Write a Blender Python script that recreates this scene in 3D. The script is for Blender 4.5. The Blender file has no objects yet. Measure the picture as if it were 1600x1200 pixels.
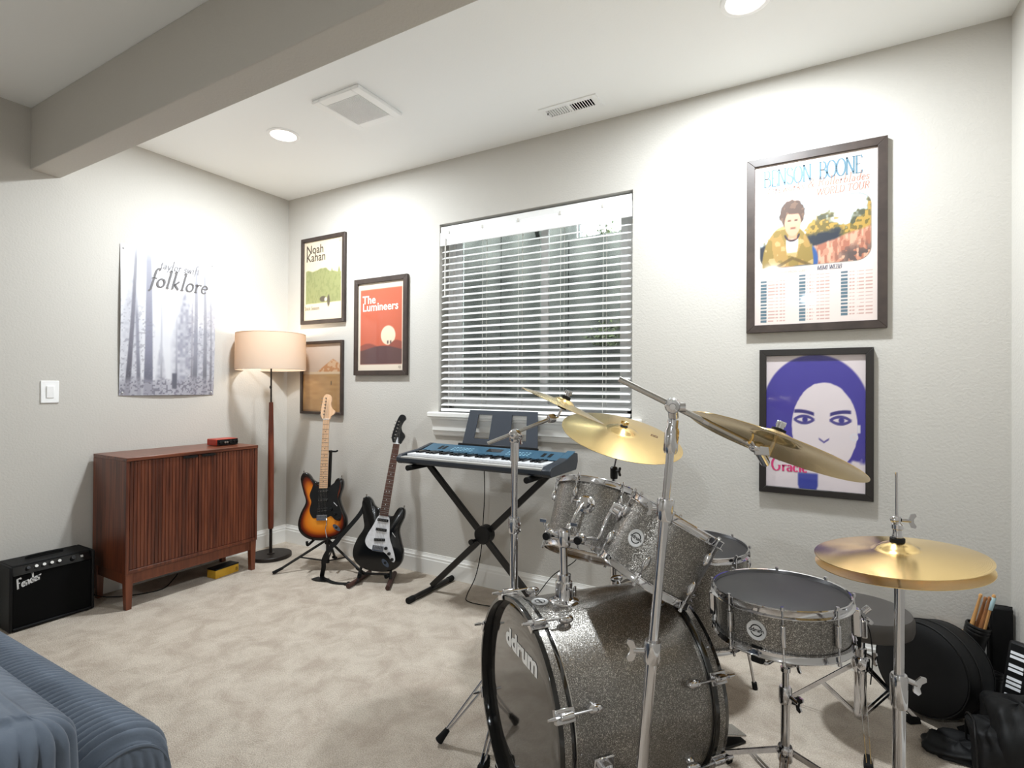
import bpy, bmesh, math, random
import numpy as np
from mathutils import Vector as V, Matrix as M

random.seed(7)
R_ = math.radians
scene = bpy.context.scene
COL = scene.collection

# ------------------------------------------------------------------ camera
cam_d = bpy.data.cameras.new('camera')
cam_d.sensor_width = 36.0
cam_d.lens = 827.415 / 1600 * 36.0
cam_d.clip_start = 0.02
cam = bpy.data.objects.new('camera', cam_d)
COL.objects.link(cam)
_F = V((-0.495114, 0.868808, 0.005883)); _r = V((0.868824, 0.495080, 0.006356)); _u = V((-0.002610, -0.008259, 0.999962))
cm = M.Identity(4)
for i in range(3):
    cm[i][0] = _r[i]; cm[i][1] = _u[i]; cm[i][2] = -_F[i]
cm[0][3], cm[1][3], cm[2][3] = 3.68405, -2.80800, 1.24668
cam.matrix_world = cm
scene.camera = cam

# ------------------------------------------------------------------ view and sky
vs = scene.view_settings
vs.view_transform = 'Standard'
vs.look = 'None'
vs.exposure = 0.20
vs.gamma = 1.0
vs.use_curve_mapping = False
world = bpy.data.worlds.new('sky')
scene.world = world
world.use_nodes = True
bg = world.node_tree.nodes['Background']
bg.inputs[0].default_value = (0.95, 0.98, 1.0, 1)
bg.inputs[1].default_value = 12.0
CAN_POWER = 40.0
LAMP_POWER = 3.4
CAN_SPOTS = [(0.935, -0.753), (3.453, -0.608)]          # both in the picture
OFF_SPOTS = [(3.22, -4.62), (3.59, -7.19), (-2.35, -7.08)]   # mirrored in the poster glazing and the window pane
CAN_COL = (0.89, 0.955, 1.0)

# ------------------------------------------------------------------ helpers
def lin(c):
    return tuple(((x / 255) / 12.92 if x / 255 <= 0.04045 else ((x / 255 + 0.055) / 1.055) ** 2.4) for x in c)

def mat(name, col, rough=0.5, metal=0.0, noise=None, bump=None, spec=0.5, coat=0.0, sheen=0.0, emit=None, estr=0.0, trans=0.0, extra=None):
    """col is sRGB 0-255; noise=(scale, colour2, stretch xyz); bump=(scale, strength, distance)"""
    m = bpy.data.materials.new(name)
    m.use_nodes = True
    nt = m.node_tree
    b = nt.nodes['Principled BSDF']
    b.inputs['Base Color'].default_value = (*lin(col), 1)
    b.inputs['Roughness'].default_value = rough
    b.inputs['Metallic'].default_value = metal
    b.inputs['Specular IOR Level'].default_value = spec
    b.inputs['Coat Weight'].default_value = coat
    b.inputs['Coat Roughness'].default_value = 0.05
    b.inputs['Sheen Weight'].default_value = sheen
    b.inputs['Transmission Weight'].default_value = trans
    if emit:
        b.inputs['Emission Color'].default_value = (*lin(emit), 1)
        b.inputs['Emission Strength'].default_value = estr
    tc = nt.nodes.new('ShaderNodeTexCoord')
    if noise:
        sc, c2, st = noise
        mp = nt.nodes.new('ShaderNodeMapping'); mp.inputs['Scale'].default_value = st
        nt.links.new(tc.outputs['Object'], mp.inputs['Vector'])
        n = nt.nodes.new('ShaderNodeTexNoise'); n.inputs['Scale'].default_value = sc; n.inputs['Detail'].default_value = 5
        nt.links.new(mp.outputs['Vector'], n.inputs['Vector'])
        r = nt.nodes.new('ShaderNodeValToRGB')
        r.color_ramp.elements[0].position = 0.33; r.color_ramp.elements[0].color = (*lin(col), 1)
        r.color_ramp.elements[1].position = 0.67; r.color_ramp.elements[1].color = (*lin(c2), 1)
        nt.links.new(n.outputs['Fac'], r.inputs['Fac'])
        nt.links.new(r.outputs['Color'], b.inputs['Base Color'])
    if bump:
        n2 = nt.nodes.new('ShaderNodeTexNoise'); n2.inputs['Scale'].default_value = bump[0]; n2.inputs['Detail'].default_value = 3
        nt.links.new(tc.outputs['Object'], n2.inputs['Vector'])
        bp = nt.nodes.new('ShaderNodeBump'); bp.inputs['Strength'].default_value = bump[1]; bp.inputs['Distance'].default_value = bump[2]
        nt.links.new(n2.outputs['Fac'], bp.inputs['Height'])
        nt.links.new(bp.outputs['Normal'], b.inputs['Normal'])
    if extra:
        extra(nt, b, tc)
    return m

def N(nt, t, **k):
    n = nt.nodes.new(t)
    for a, v in k.items():
        setattr(n, a, v)
    return n

def ex_walnut(nt, b, tc):
    # plank-to-plank tone along x+y, streaky vertical grain
    sx = N(nt, 'ShaderNodeSeparateXYZ'); nt.links.new(tc.outputs['Object'], sx.inputs[0])
    mp = N(nt, 'ShaderNodeMapping'); mp.inputs['Scale'].default_value = (38, 38, 1.6)
    nt.links.new(tc.outputs['Object'], mp.inputs['Vector'])
    n1 = N(nt, 'ShaderNodeTexNoise'); n1.inputs['Scale'].default_value = 2.2; n1.inputs['Detail'].default_value = 6; n1.inputs['Distortion'].default_value = 0.5
    nt.links.new(mp.outputs[0], n1.inputs['Vector'])
    mp2 = N(nt, 'ShaderNodeMapping'); mp2.inputs['Scale'].default_value = (9, 9, 0.35)
    nt.links.new(tc.outputs['Object'], mp2.inputs['Vector'])
    n2 = N(nt, 'ShaderNodeTexNoise'); n2.inputs['Scale'].default_value = 1.6; n2.inputs['Detail'].default_value = 2
    nt.links.new(mp2.outputs[0], n2.inputs['Vector'])
    mx = N(nt, 'ShaderNodeMath', operation='MULTIPLY_ADD'); mx.inputs[1].default_value = 0.55
    nt.links.new(n1.outputs['Fac'], mx.inputs[0])
    m2 = N(nt, 'ShaderNodeMath', operation='MULTIPLY'); m2.inputs[1].default_value = 0.5
    nt.links.new(n2.outputs['Fac'], m2.inputs[0]); nt.links.new(m2.outputs[0], mx.inputs[2])
    r = N(nt, 'ShaderNodeValToRGB')
    e = r.color_ramp.elements
    e[0].position = 0.36; e[0].color = (*lin((56, 28, 19)), 1)
    e[1].position = 0.66; e[1].color = (*lin((124, 68, 44)), 1)
    k = e.new(0.5); k.color = (*lin((92, 47, 31)), 1)
    nt.links.new(mx.outputs[0], r.inputs['Fac']); nt.links.new(r.outputs[0], b.inputs['Base Color'])

def ex_top(nt, b, tc):
    mp = N(nt, 'ShaderNodeMapping'); mp.inputs['Scale'].default_value = (40, 1.6, 40)
    nt.links.new(tc.outputs['Object'], mp.inputs['Vector'])
    n1 = N(nt, 'ShaderNodeTexNoise'); n1.inputs['Scale'].default_value = 2; n1.inputs['Detail'].default_value = 5
    nt.links.new(mp.outputs[0], n1.inputs['Vector'])
    r = N(nt, 'ShaderNodeValToRGB'); e = r.color_ramp.elements
    e[0].position = 0.35; e[0].color = (*lin((74, 38, 26)), 1)
    e[1].position = 0.68; e[1].color = (*lin((124, 68, 44)), 1)
    nt.links.new(n1.outputs['Fac'], r.inputs['Fac']); nt.links.new(r.outputs[0], b.inputs['Base Color'])

def make_sparkle(dark, light, scale):
    def ex(nt, b, tc):
        vo = N(nt, 'ShaderNodeTexVoronoi'); vo.inputs['Scale'].default_value = scale
        nt.links.new(tc.outputs['Object'], vo.inputs['Vector'])
        sp = N(nt, 'ShaderNodeSeparateColor'); nt.links.new(vo.outputs['Color'], sp.inputs[0])
        r = N(nt, 'ShaderNodeValToRGB'); e = r.color_ramp.elements
        e[0].position = 0.0; e[0].color = (*lin(dark), 1)
        e[1].position = 1.0; e[1].color = (*lin(light), 1)
        k = e.new(0.8); k.color = (*lin(tuple((a * 2 + c) / 3 for a, c in zip(dark, light))), 1)
        nt.links.new(sp.outputs[0], r.inputs['Fac']); nt.links.new(r.outputs[0], b.inputs['Base Color'])
        # every flake lies at its own angle
        geo = N(nt, 'ShaderNodeNewGeometry')
        sub = N(nt, 'ShaderNodeVectorMath', operation='SUBTRACT'); sub.inputs[1].default_value = (0.5, 0.5, 0.5)
        nt.links.new(vo.outputs['Color'], sub.inputs[0])
        scl = N(nt, 'ShaderNodeVectorMath', operation='SCALE'); scl.inputs['Scale'].default_value = 0.36
        nt.links.new(sub.outputs[0], scl.inputs[0])
        add = N(nt, 'ShaderNodeVectorMath', operation='ADD')
        nt.links.new(geo.outputs['Normal'], add.inputs[0]); nt.links.new(scl.outputs[0], add.inputs[1])
        nm = N(nt, 'ShaderNodeVectorMath', operation='NORMALIZE'); nt.links.new(add.outputs[0], nm.inputs[0])
        nt.links.new(nm.outputs[0], b.inputs['Normal'])
    return ex

def ex_brass(nt, b, tc):
    # lathe rings: fine concentric grooves in height and a soft change of tone
    ln = N(nt, 'ShaderNodeVectorMath', operation='LENGTH')
    mp = N(nt, 'ShaderNodeMapping'); mp.inputs['Scale'].default_value = (1, 1, 0)
    nt.links.new(tc.outputs['Object'], mp.inputs['Vector']); nt.links.new(mp.outputs[0], ln.inputs[0])
    n = N(nt, 'ShaderNodeTexNoise'); n.noise_dimensions = '1D'; n.inputs['Scale'].default_value = 420; n.inputs['Detail'].default_value = 2
    nt.links.new(ln.outputs['Value'], n.inputs['W'])
    bp = N(nt, 'ShaderNodeBump'); bp.inputs['Strength'].default_value = 0.18; bp.inputs['Distance'].default_value = 0.0006
    nt.links.new(n.outputs['Fac'], bp.inputs['Height']); nt.links.new(bp.outputs[0], b.inputs['Normal'])
    tg = N(nt, 'ShaderNodeTangent'); tg.direction_type = 'RADIAL'; tg.axis = 'Z'
    nt.links.new(tg.outputs[0], b.inputs['Tangent'])
    b.inputs['Anisotropic'].default_value = 0.7
    b.inputs['Anisotropic Rotation'].default_value = 0.25

def ex_carpet(nt, b, tc):
    n1 = N(nt, 'ShaderNodeTexNoise'); n1.inputs['Scale'].default_value = 8; n1.inputs['Detail'].default_value = 7; n1.inputs['Roughness'].default_value = 0.62; n1.inputs['Distortion'].default_value = 0.5
    n2 = N(nt, 'ShaderNodeTexNoise'); n2.inputs['Scale'].default_value = 170; n2.inputs['Detail'].default_value = 3
    n3 = N(nt, 'ShaderNodeTexVoronoi'); n3.inputs['Scale'].default_value = 210
    n4 = N(nt, 'ShaderNodeTexNoise'); n4.inputs['Scale'].default_value = 233; n4.inputs['Detail'].default_value = 3; n4.inputs['Distortion'].default_value = 0.3
    for n in (n1, n2, n3, n4):
        nt.links.new(tc.outputs['Object'], n.inputs['Vector'])
    r = N(nt, 'ShaderNodeValToRGB'); e = r.color_ramp.elements
    e[0].position = 0.36; e[0].color = (*lin((184, 171, 157)), 1)
    e[1].position = 0.62; e[1].color = (*lin((206, 195, 181)), 1)
    nt.links.new(n1.outputs['Fac'], r.inputs['Fac'])
    r2 = N(nt, 'ShaderNodeValToRGB'); e = r2.color_ramp.elements
    e[0].position = 0.3; e[0].color = (0.58, 0.565, 0.55, 1)
    e[1].position = 0.62; e[1].color = (1, 1, 1, 1)
    nt.links.new(n4.outputs['Fac'], r2.inputs['Fac'])
    mx = N(nt, 'ShaderNodeMix', data_type='RGBA', blend_type='MULTIPLY'); mx.inputs[0].default_value = 0.8
    nt.links.new(r.outputs[0], mx.inputs[6]); nt.links.new(r2.outputs[0], mx.inputs[7])
    nt.links.new(mx.outputs[2], b.inputs['Base Color'])
    ad = N(nt, 'ShaderNodeMath', operation='ADD'); nt.links.new(n2.outputs['Fac'], ad.inputs[0]); nt.links.new(n3.outputs['Distance'], ad.inputs[1])
    bp = N(nt, 'ShaderNodeBump'); bp.inputs['Strength'].default_value = 0.5; bp.inputs['Distance'].default_value = 0.004
    nt.links.new(ad.outputs[0], bp.inputs['Height']); nt.links.new(bp.outputs[0], b.inputs['Normal'])

def ex_vcol(nt, b, tc):
    a = N(nt, 'ShaderNodeAttribute'); a.attribute_name = 'print'
    nt.links.new(a.outputs['Color'], b.inputs['Base Color'])

def ex_rows(nt, b, tc):   # well wall: mottled concrete with faint vertical form marks
    w = N(nt, 'ShaderNodeTexWave'); w.inputs['Scale'].default_value = 1.1; w.inputs['Distortion'].default_value = 0.4
    n = N(nt, 'ShaderNodeTexNoise'); n.inputs['Scale'].default_value = 3; n.inputs['Detail'].default_value = 8
    nt.links.new(tc.outputs['Object'], w.inputs['Vector']); nt.links.new(tc.outputs['Object'], n.inputs['Vector'])
    ad = N(nt, 'ShaderNodeMath', operation='MULTIPLY_ADD'); ad.inputs[1].default_value = 0.25
    nt.links.new(w.outputs['Fac'], ad.inputs[0]); nt.links.new(n.outputs['Fac'], ad.inputs[2])
    r = N(nt, 'ShaderNodeValToRGB'); e = r.color_ramp.elements
    e[0].position = 0.4; e[0].color = (*lin((52, 53, 51)), 1)
    e[1].position = 0.8; e[1].color = (*lin((92, 92, 89)), 1)
    nt.links.new(ad.outputs[0], r.inputs['Fac']); nt.links.new(r.outputs[0], b.inputs['Base Color'])

MT = {}
MT['wall'] = mat('wall paint', (198, 194, 187), 0.75, bump=(95, 0.35, 0.004), spec=0.3)
MT['ceil'] = mat('ceiling paint', (246, 247, 246), 0.85, bump=(120, 0.15, 0.002), spec=0.2)
MT['trim'] = mat('trim paint', (240, 238, 233), 0.35)
MT['carpet'] = mat('carpet pile', (190, 180, 168), 1.0, spec=0.1, extra=ex_carpet)
MT['white'] = mat('white plastic', (244, 244, 243), 0.4)
MT['blind'] = mat('blind vinyl', (250, 250, 250), 0.45)
MT['cord'] = mat('blind cord', (215, 212, 205), 0.8)
MT['black'] = mat('black plastic', (15, 15, 16), 0.42, spec=0.3)
MT['blackgloss'] = mat('black lacquer', (6, 6, 7), 0.12, spec=0.4, coat=0.2)
MT['blackmetal'] = mat('black painted steel', (20, 18, 17), 0.38, metal=0.0, spec=0.4)
MT['rubber'] = mat('black rubber', (15, 15, 15), 0.8, spec=0.25)
MT['chrome'] = mat('chrome', (206, 206, 209), 0.07, metal=1.0)
MT['satin'] = mat('satin steel', (190, 188, 184), 0.25, metal=1.0)
MT['frame'] = mat('dark wood picture frame', (52, 42, 37), 0.45, noise=(6, (66, 54, 48), (3, 3, 3)))
MT['frameblack'] = mat('black picture frame', (34, 29, 27), 0.4)
MT['walnut'] = mat('walnut', (118, 60, 38), 0.38, extra=ex_walnut)
MT['walnuttop'] = mat('walnut top', (150, 90, 60), 0.3, extra=ex_top)
MT['walnutleg'] = mat('walnut leg', (96, 50, 32), 0.4, noise=(3, (118, 65, 42), (20, 20, 1.5)))
MT['lampwood'] = mat('red stained wood', (98, 42, 25), 0.35, noise=(4, (122, 58, 35), (30, 30, 2)))
MT['bronze'] = mat('dark bronze metal', (36, 29, 25), 0.45, spec=0.35)
MT['tolex'] = mat('black vinyl covering', (12, 12, 13), 0.6, spec=0.25, bump=(700, 0.5, 0.001))
MT['grille'] = mat('black grille cloth', (4, 4, 4), 0.8, spec=0.15, bump=(900, 0.6, 0.001))
MT['sil'] = mat('silver print', (215, 215, 215), 0.35, metal=0.2)
MT['red'] = mat('red anodised metal', (176, 54, 34), 0.35, metal=0.4)
MT['yellow'] = mat('yellow card', (190, 142, 28), 0.6, noise=(20, (206, 160, 44), (1, 1, 1)))
MT['paper'] = mat('printed paper', (230, 230, 230), 0.55, extra=ex_vcol)
MT['gloss'] = mat('print behind glazing', (230, 230, 230), 0.5, coat=0.8, extra=ex_vcol)
MT['bass'] = mat('grey sparkle wrap', (120, 112, 104), 0.34, metal=0.75, coat=0.6, extra=make_sparkle((92, 89, 85), (218, 213, 205), 640))
MT['hoopblack'] = mat('black hoop lacquer', (12, 12, 12), 0.12, coat=0.5)
MT['headblack'] = mat('black drum head', (38, 36, 36), 0.5, bump=(500, 0.15, 0.0006))
MT['headgloss'] = mat('glossy black drum head', (30, 27, 24), 0.07, spec=1.0, coat=1.0)
MT['headclear'] = mat('clear amber drum head', (176, 140, 84), 0.2, coat=0.5)
MT['brass'] = mat('lathed brass', (238, 208, 146), 0.2, metal=1.0, extra=ex_brass)
MT['felt'] = mat('black felt', (26, 26, 28), 0.95)
MT['throne'] = mat('throne vinyl', (70, 66, 63), 0.6)
MT['nylon'] = mat('black nylon', (12, 12, 13), 0.62, spec=0.3, bump=(300, 0.3, 0.001))
MT['case'] = mat('ribbed black plastic', (24, 23, 23), 0.4, spec=0.35)
MT['stick'] = mat('hickory', (214, 164, 104), 0.45, noise=(3, (196, 142, 86), (40, 40, 3)))
MT['stickdark'] = mat('worn hickory', (170, 112, 66), 0.5, noise=(8, (120, 78, 46), (20, 20, 3)))
MT['tape'] = mat('pale blue grip tape', (178, 208, 214), 0.6)
MT['kbbody'] = mat('blue black keyboard shell', (38, 44, 52), 0.4)
MT['kbpanel'] = mat('teal blue metallic panel', (58, 98, 122), 0.3, metal=0.25)
MT['kblight'] = mat('pale blue print', (150, 190, 208), 0.5)
MT['kbkey'] = mat('white keys', (232, 233, 236), 0.3)
MT['kbgrey'] = mat('grey front lip', (166, 164, 160), 0.5)
MT['rest'] = mat('slate plastic', (58, 63, 72), 0.5)
MT['maple'] = mat('maple', (226, 186, 150), 0.4, noise=(4, (214, 170, 130), (20, 2, 20)))
MT['rosewood'] = mat('rosewood', (92, 54, 42), 0.5, noise=(4, (74, 42, 32), (30, 2, 30)))
MT['burst'] = mat('sunburst lacquer', (150, 80, 20), 0.16, spec=0.35, coat=0.12, extra=ex_vcol)
MT['guard'] = mat('pearl pickguard', (214, 214, 218), 0.3, noise=(40, (232, 232, 236), (1, 1, 1)))
MT['brownrubber'] = mat('brown foam tube', (66, 40, 32), 0.6)
MT['sofa'] = mat('blue grey corduroy', (100, 109, 122), 0.95, sheen=0.2, noise=(9, (82, 90, 102), (1, 1, 1)), bump=(260, 0.3, 0.001), spec=0.1)
MT['well'] = mat('well concrete', (120, 122, 120), 0.9, extra=ex_rows)
MT['gravel'] = mat('gravel', (120, 114, 106), 0.95, noise=(40, (80, 76, 72), (1, 1, 1)), bump=(40, 1, 0.02))
MT['leaf'] = mat('dry brush', (84, 92, 62), 0.9)
MT['wire'] = mat('galvanised wire', (120, 122, 124), 0.4, metal=0.8)
MT['duct'] = mat('galvanised duct', (150, 152, 154), 0.45, metal=0.7)

def glass_mat():
    m = bpy.data.materials.new('window glass'); m.use_nodes = True
    nt = m.node_tree; nt.nodes.clear()
    o = N(nt, 'ShaderNodeOutputMaterial'); t = N(nt, 'ShaderNodeBsdfTransparent'); g = N(nt, 'ShaderNodeBsdfGlossy')
    t.inputs[0].default_value = (0.9, 0.95, 0.93, 1); g.inputs['Roughness'].default_value = 0.02
    f = N(nt, 'ShaderNodeFresnel'); f.inputs[0].default_value = 1.5
    x = N(nt, 'ShaderNodeMixShader')
    nt.links.new(f.outputs[0], x.inputs[0]); nt.links.new(t.outputs[0], x.inputs[1]); nt.links.new(g.outputs[0], x.inputs[2]); nt.links.new(x.outputs[0], o.inputs[0])
    return m
MT['glass'] = glass_mat()

def shade_mat():
    m = bpy.data.materials.new('linen lamp shade'); m.use_nodes = True
    nt = m.node_tree; nt.nodes.clear()
    o = N(nt, 'ShaderNodeOutputMaterial'); d = N(nt, 'ShaderNodeBsdfDiffuse'); t = N(nt, 'ShaderNodeBsdfTranslucent')
    d.inputs[0].default_value = (*lin((232, 220, 205)), 1); t.inputs[0].default_value = (*lin((226, 202, 174)), 1)
    tc = N(nt, 'ShaderNodeTexCoord'); mp = N(nt, 'ShaderNodeMapping'); mp.inputs['Scale'].default_value = (1, 1, 6)
    n = N(nt, 'ShaderNodeTexNoise'); n.inputs['Scale'].default_value = 90
    nt.links.new(tc.outputs['Object'], mp.inputs[0]); nt.links.new(mp.outputs[0], n.inputs['Vector'])
    bp = N(nt, 'ShaderNodeBump'); bp.inputs['Strength'].default_value = 0.25; bp.inputs['Distance'].default_value = 0.001
    nt.links.new(n.outputs['Fac'], bp.inputs['Height']); nt.links.new(bp.outputs[0], d.inputs['Normal'])
    x = N(nt, 'ShaderNodeMixShader'); x.inputs[0].default_value = 0.42
    nt.links.new(d.outputs[0], x.inputs[1]); nt.links.new(t.outputs[0], x.inputs[2]); nt.links.new(x.outputs[0], o.inputs[0])
    return m
MT['shade'] = shade_mat()

def emit_mat(name, col, s):
    m = bpy.data.materials.new(name); m.use_nodes = True
    nt = m.node_tree; nt.nodes.clear()
    o = N(nt, 'ShaderNodeOutputMaterial'); e = N(nt, 'ShaderNodeEmission'); e.inputs[0].default_value = (*col, 1); e.inputs[1].default_value = s
    nt.links.new(e.outputs[0], o.inputs[0])
    return m
MT['lens'] = emit_mat('lit lens', (1, 0.97, 0.92), 6)
MT['bulb'] = emit_mat('warm bulb', (1, 0.8, 0.55), 12)

def solid(col, rough=0.55, **k):
    key = 'ink %d %d %d' % col
    if key not in MT:
        MT[key] = mat(key, col, rough, **k)
    return key

# ---- mesh builder
class MB:
    def __init__(s):
        s.v = []; s.f = []; s.c = []
    def add(s, vs, fs, m=None, col=None):
        o = len(s.v)
        for q in vs:
            q = V(q)
            s.v.append(tuple(m @ q) if m is not None else tuple(q))
            s.c.append(col)
        s.f += [tuple(i + o for i in f) for f in fs]
        return s
    def box(s, c, d, m=None, col=None):
        x, y, z = [a / 2 for a in d]
        vs = [(c[0] + i * x, c[1] + j * y, c[2] + k * z) for k in (-1, 1) for j in (-1, 1) for i in (-1, 1)]
        return s.add(vs, [(0, 2, 3, 1), (4, 5, 7, 6), (0, 1, 5, 4), (2, 6, 7, 3), (0, 4, 6, 2), (1, 3, 7, 5)], m, col)
    def span(s, a, b, m=None):
        return s.box([(p + q) / 2 for p, q in zip(a, b)], [abs(q - p) for p, q in zip(a, b)], m)
    def tube(s, pts, r, seg=12, cap=True, m=None, closed=False):
        P = [V(p) for p in pts]; n = len(P)
        rr = list(r) if hasattr(r, '__len__') else [r] * n
        T = []
        for i in range(n):
            if closed:
                t = P[(i + 1) % n] - P[i - 1]
            else:
                t = P[min(i + 1, n - 1)] - P[max(i - 1, 0)]
            T.append(t.normalized() if t.length > 1e-9 else V((0, 0, 1)))
        ref = V((0, 0, 1)) if abs(T[0].z) < 0.9 else V((1, 0, 0))
        u = T[0].cross(ref).normalized(); vs = []
        for i in range(n):
            u = (u - T[i] * u.dot(T[i])).normalized(); w = T[i].cross(u)
            for k in range(seg):
                a = 2 * math.pi * k / seg
                vs.append(P[i] + (u * math.cos(a) + w * math.sin(a)) * rr[i])
        fs = []
        for i in range(n if closed else n - 1):
            for k in range(seg):
                a = i * seg + k; b = i * seg + (k + 1) % seg; j = (i + 1) % n
                fs.append((a, b, j * seg + (k + 1) % seg, j * seg + k))
        if cap and not closed:
            fs.append(tuple(range(seg))[::-1]); fs.append(tuple((n - 1) * seg + k for k in range(seg)))
        return s.add(vs, fs, m)
    def lathe(s, prof, seg=32, m=None, closed=False):
        """prof: list of (r,z); r==0 makes a pole; closed joins last to first"""
        vs = []; idx = []
        for r, z in prof:
            if r < 1e-7:
                idx.append([len(vs)] * seg); vs.append((0, 0, z))
            else:
                idx.append(list(range(len(vs), len(vs) + seg)))
                vs += [(r * math.cos(2 * math.pi * k / seg), r * math.sin(2 * math.pi * k / seg), z) for k in range(seg)]
        fs = []
        L = len(prof)
        for i in range(L if closed else L - 1):
            A, B = idx[i], idx[(i + 1) % L]
            for k in range(seg):
                k2 = (k + 1) % seg
                q = [A[k], A[k2], B[k2], B[k]]
                q = [x for j, x in enumerate(q) if x not in q[:j]]
                if len(q) > 2:
                    fs.append(tuple(q))
        return s.add(vs, fs, m)
    def prism(s, poly, z0, z1, m=None):
        n = len(poly)
        vs = [(x, y, z0) for x, y in poly] + [(x, y, z1) for x, y in poly]
        fs = [tuple(range(n))[::-1], tuple(range(n, 2 * n))] + [(i, (i + 1) % n, n + (i + 1) % n, n + i) for i in range(n)]
        return s.add(vs, fs, m)
    def ball(s, c, r, seg=16, m=None):
        rx, ry, rz = r if hasattr(r, '__len__') else (r, r, r)
        k = seg // 2
        mm = M.Translation(c) @ M.Diagonal((rx, ry, rz, 1))
        if m is not None:
            mm = m @ mm
        return s.lathe([(math.sin(math.pi * i / k), -math.cos(math.pi * i / k)) if 0 < i < k else (0, -1 if i == 0 else 1) for i in range(k + 1)], seg, mm)
    def build(s, name, mt, parent=None, bevel=0, smooth=True, angle=38, seg=2):
        me = bpy.data.meshes.new(name)
        me.from_pydata(s.v, [], s.f)
        me.validate()
        bm = bmesh.new(); bm.from_mesh(me)
        bmesh.ops.recalc_face_normals(bm, faces=bm.faces[:])
        bm.to_mesh(me); bm.free()
        if any(c is not None for c in s.c) and len(s.c) == len(me.vertices):
            a = me.attributes.new('print', 'FLOAT_COLOR', 'POINT')
            for i, c in enumerate(s.c):
                a.data[i].color = (*(c or (0, 0, 0)), 1)
        me.materials.append(MT[mt])
        if smooth:
            for p in me.polygons:
                p.use_smooth = True
            me.set_sharp_from_angle(angle=R_(angle))
        o = bpy.data.objects.new(name, me)
        COL.objects.link(o)
        if parent is not None:
            o.parent = parent
        if bevel:
            b = o.modifiers.new('bevel', 'BEVEL'); b.width = bevel; b.segments = seg; b.limit_method = 'ANGLE'; b.angle_limit = R_(40)
        return o

def tag(o, label, cat, group=None):
    o['label'] = label; o['category'] = cat
    if group:
        o['group'] = group
    return o

def thing(name, label, cat, loc=(0, 0, 0), rot=None, mtx=None, group=None):
    o = bpy.data.objects.new(name, None)
    o.empty_display_size = 0.05
    COL.objects.link(o)
    if mtx is not None:
        o.matrix_world = mtx
    else:
        o.location = loc
        if rot:
            o.rotation_euler = rot
    return tag(o, label, cat, group)

def struct(o):
    o['kind'] = 'structure'
    return o

def copy_part(o, parent, mtx=None):
    c = o.copy(); COL.objects.link(c); c.parent = parent
    if mtx is not None:
        c.matrix_local = mtx
    for ch in o.children:
        copy_part(ch, c)
    return c

def frame(origin, z, xref=(1, 0, 0)):
    z = V(z).normalized(); x = V(xref); x = (x - z * x.dot(z)).normalized(); y = z.cross(x)
    m = M.Identity(4)
    for i in range(3):
        m[i][0] = x[i]; m[i][1] = y[i]; m[i][2] = z[i]; m[i][3] = origin[i]
    return m

def spline(pts, n=8, closed=False):
    P = [V(p) for p in pts]; L = len(P); out = []
    for i in range(L if closed else L - 1):
        g = (lambda j: P[j % L]) if closed else (lambda j: P[max(0, min(L - 1, j))])
        a, b, c, d = g(i - 1), g(i), g(i + 1), g(i + 2)
        for k in range(n):
            t = k / n
            out.append(0.5 * ((2 * b) + (c - a) * t + (2 * a - 5 * b + 4 * c - d) * t * t + (3 * b - a - 3 * c + d) * t ** 3))
    if not closed:
        out.append(P[-1])
    return out

def text_mesh(name, body, size, mt, parent, mtx, align='LEFT', shear=0.0, offset=0.0, xs=1.0, space=1.0, line=1.0):
    cu = bpy.data.curves.new(name, 'FONT')
    cu.body = body; cu.size = size; cu.align_x = align; cu.shear = shear; cu.offset = offset; cu.space_character = space; cu.space_line = line
    cu.resolution_u = 3
    t = bpy.data.objects.new(name + '_curve', cu); COL.objects.link(t)
    dg = bpy.context.evaluated_depsgraph_get()
    me = bpy.data.meshes.new_from_object(t.evaluated_get(dg))
    bpy.data.objects.remove(t); bpy.data.curves.remove(cu)
    if xs != 1.0:
        me.transform(M.Diagonal((xs, 1, 1, 1)))
    me.materials.clear(); me.materials.append(MT[mt]); me.name = name
    o = bpy.data.objects.new(name, me); COL.objects.link(o)
    if parent is not None:
        o.parent = parent
    o.matrix_local = mtx
    return o

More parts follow.
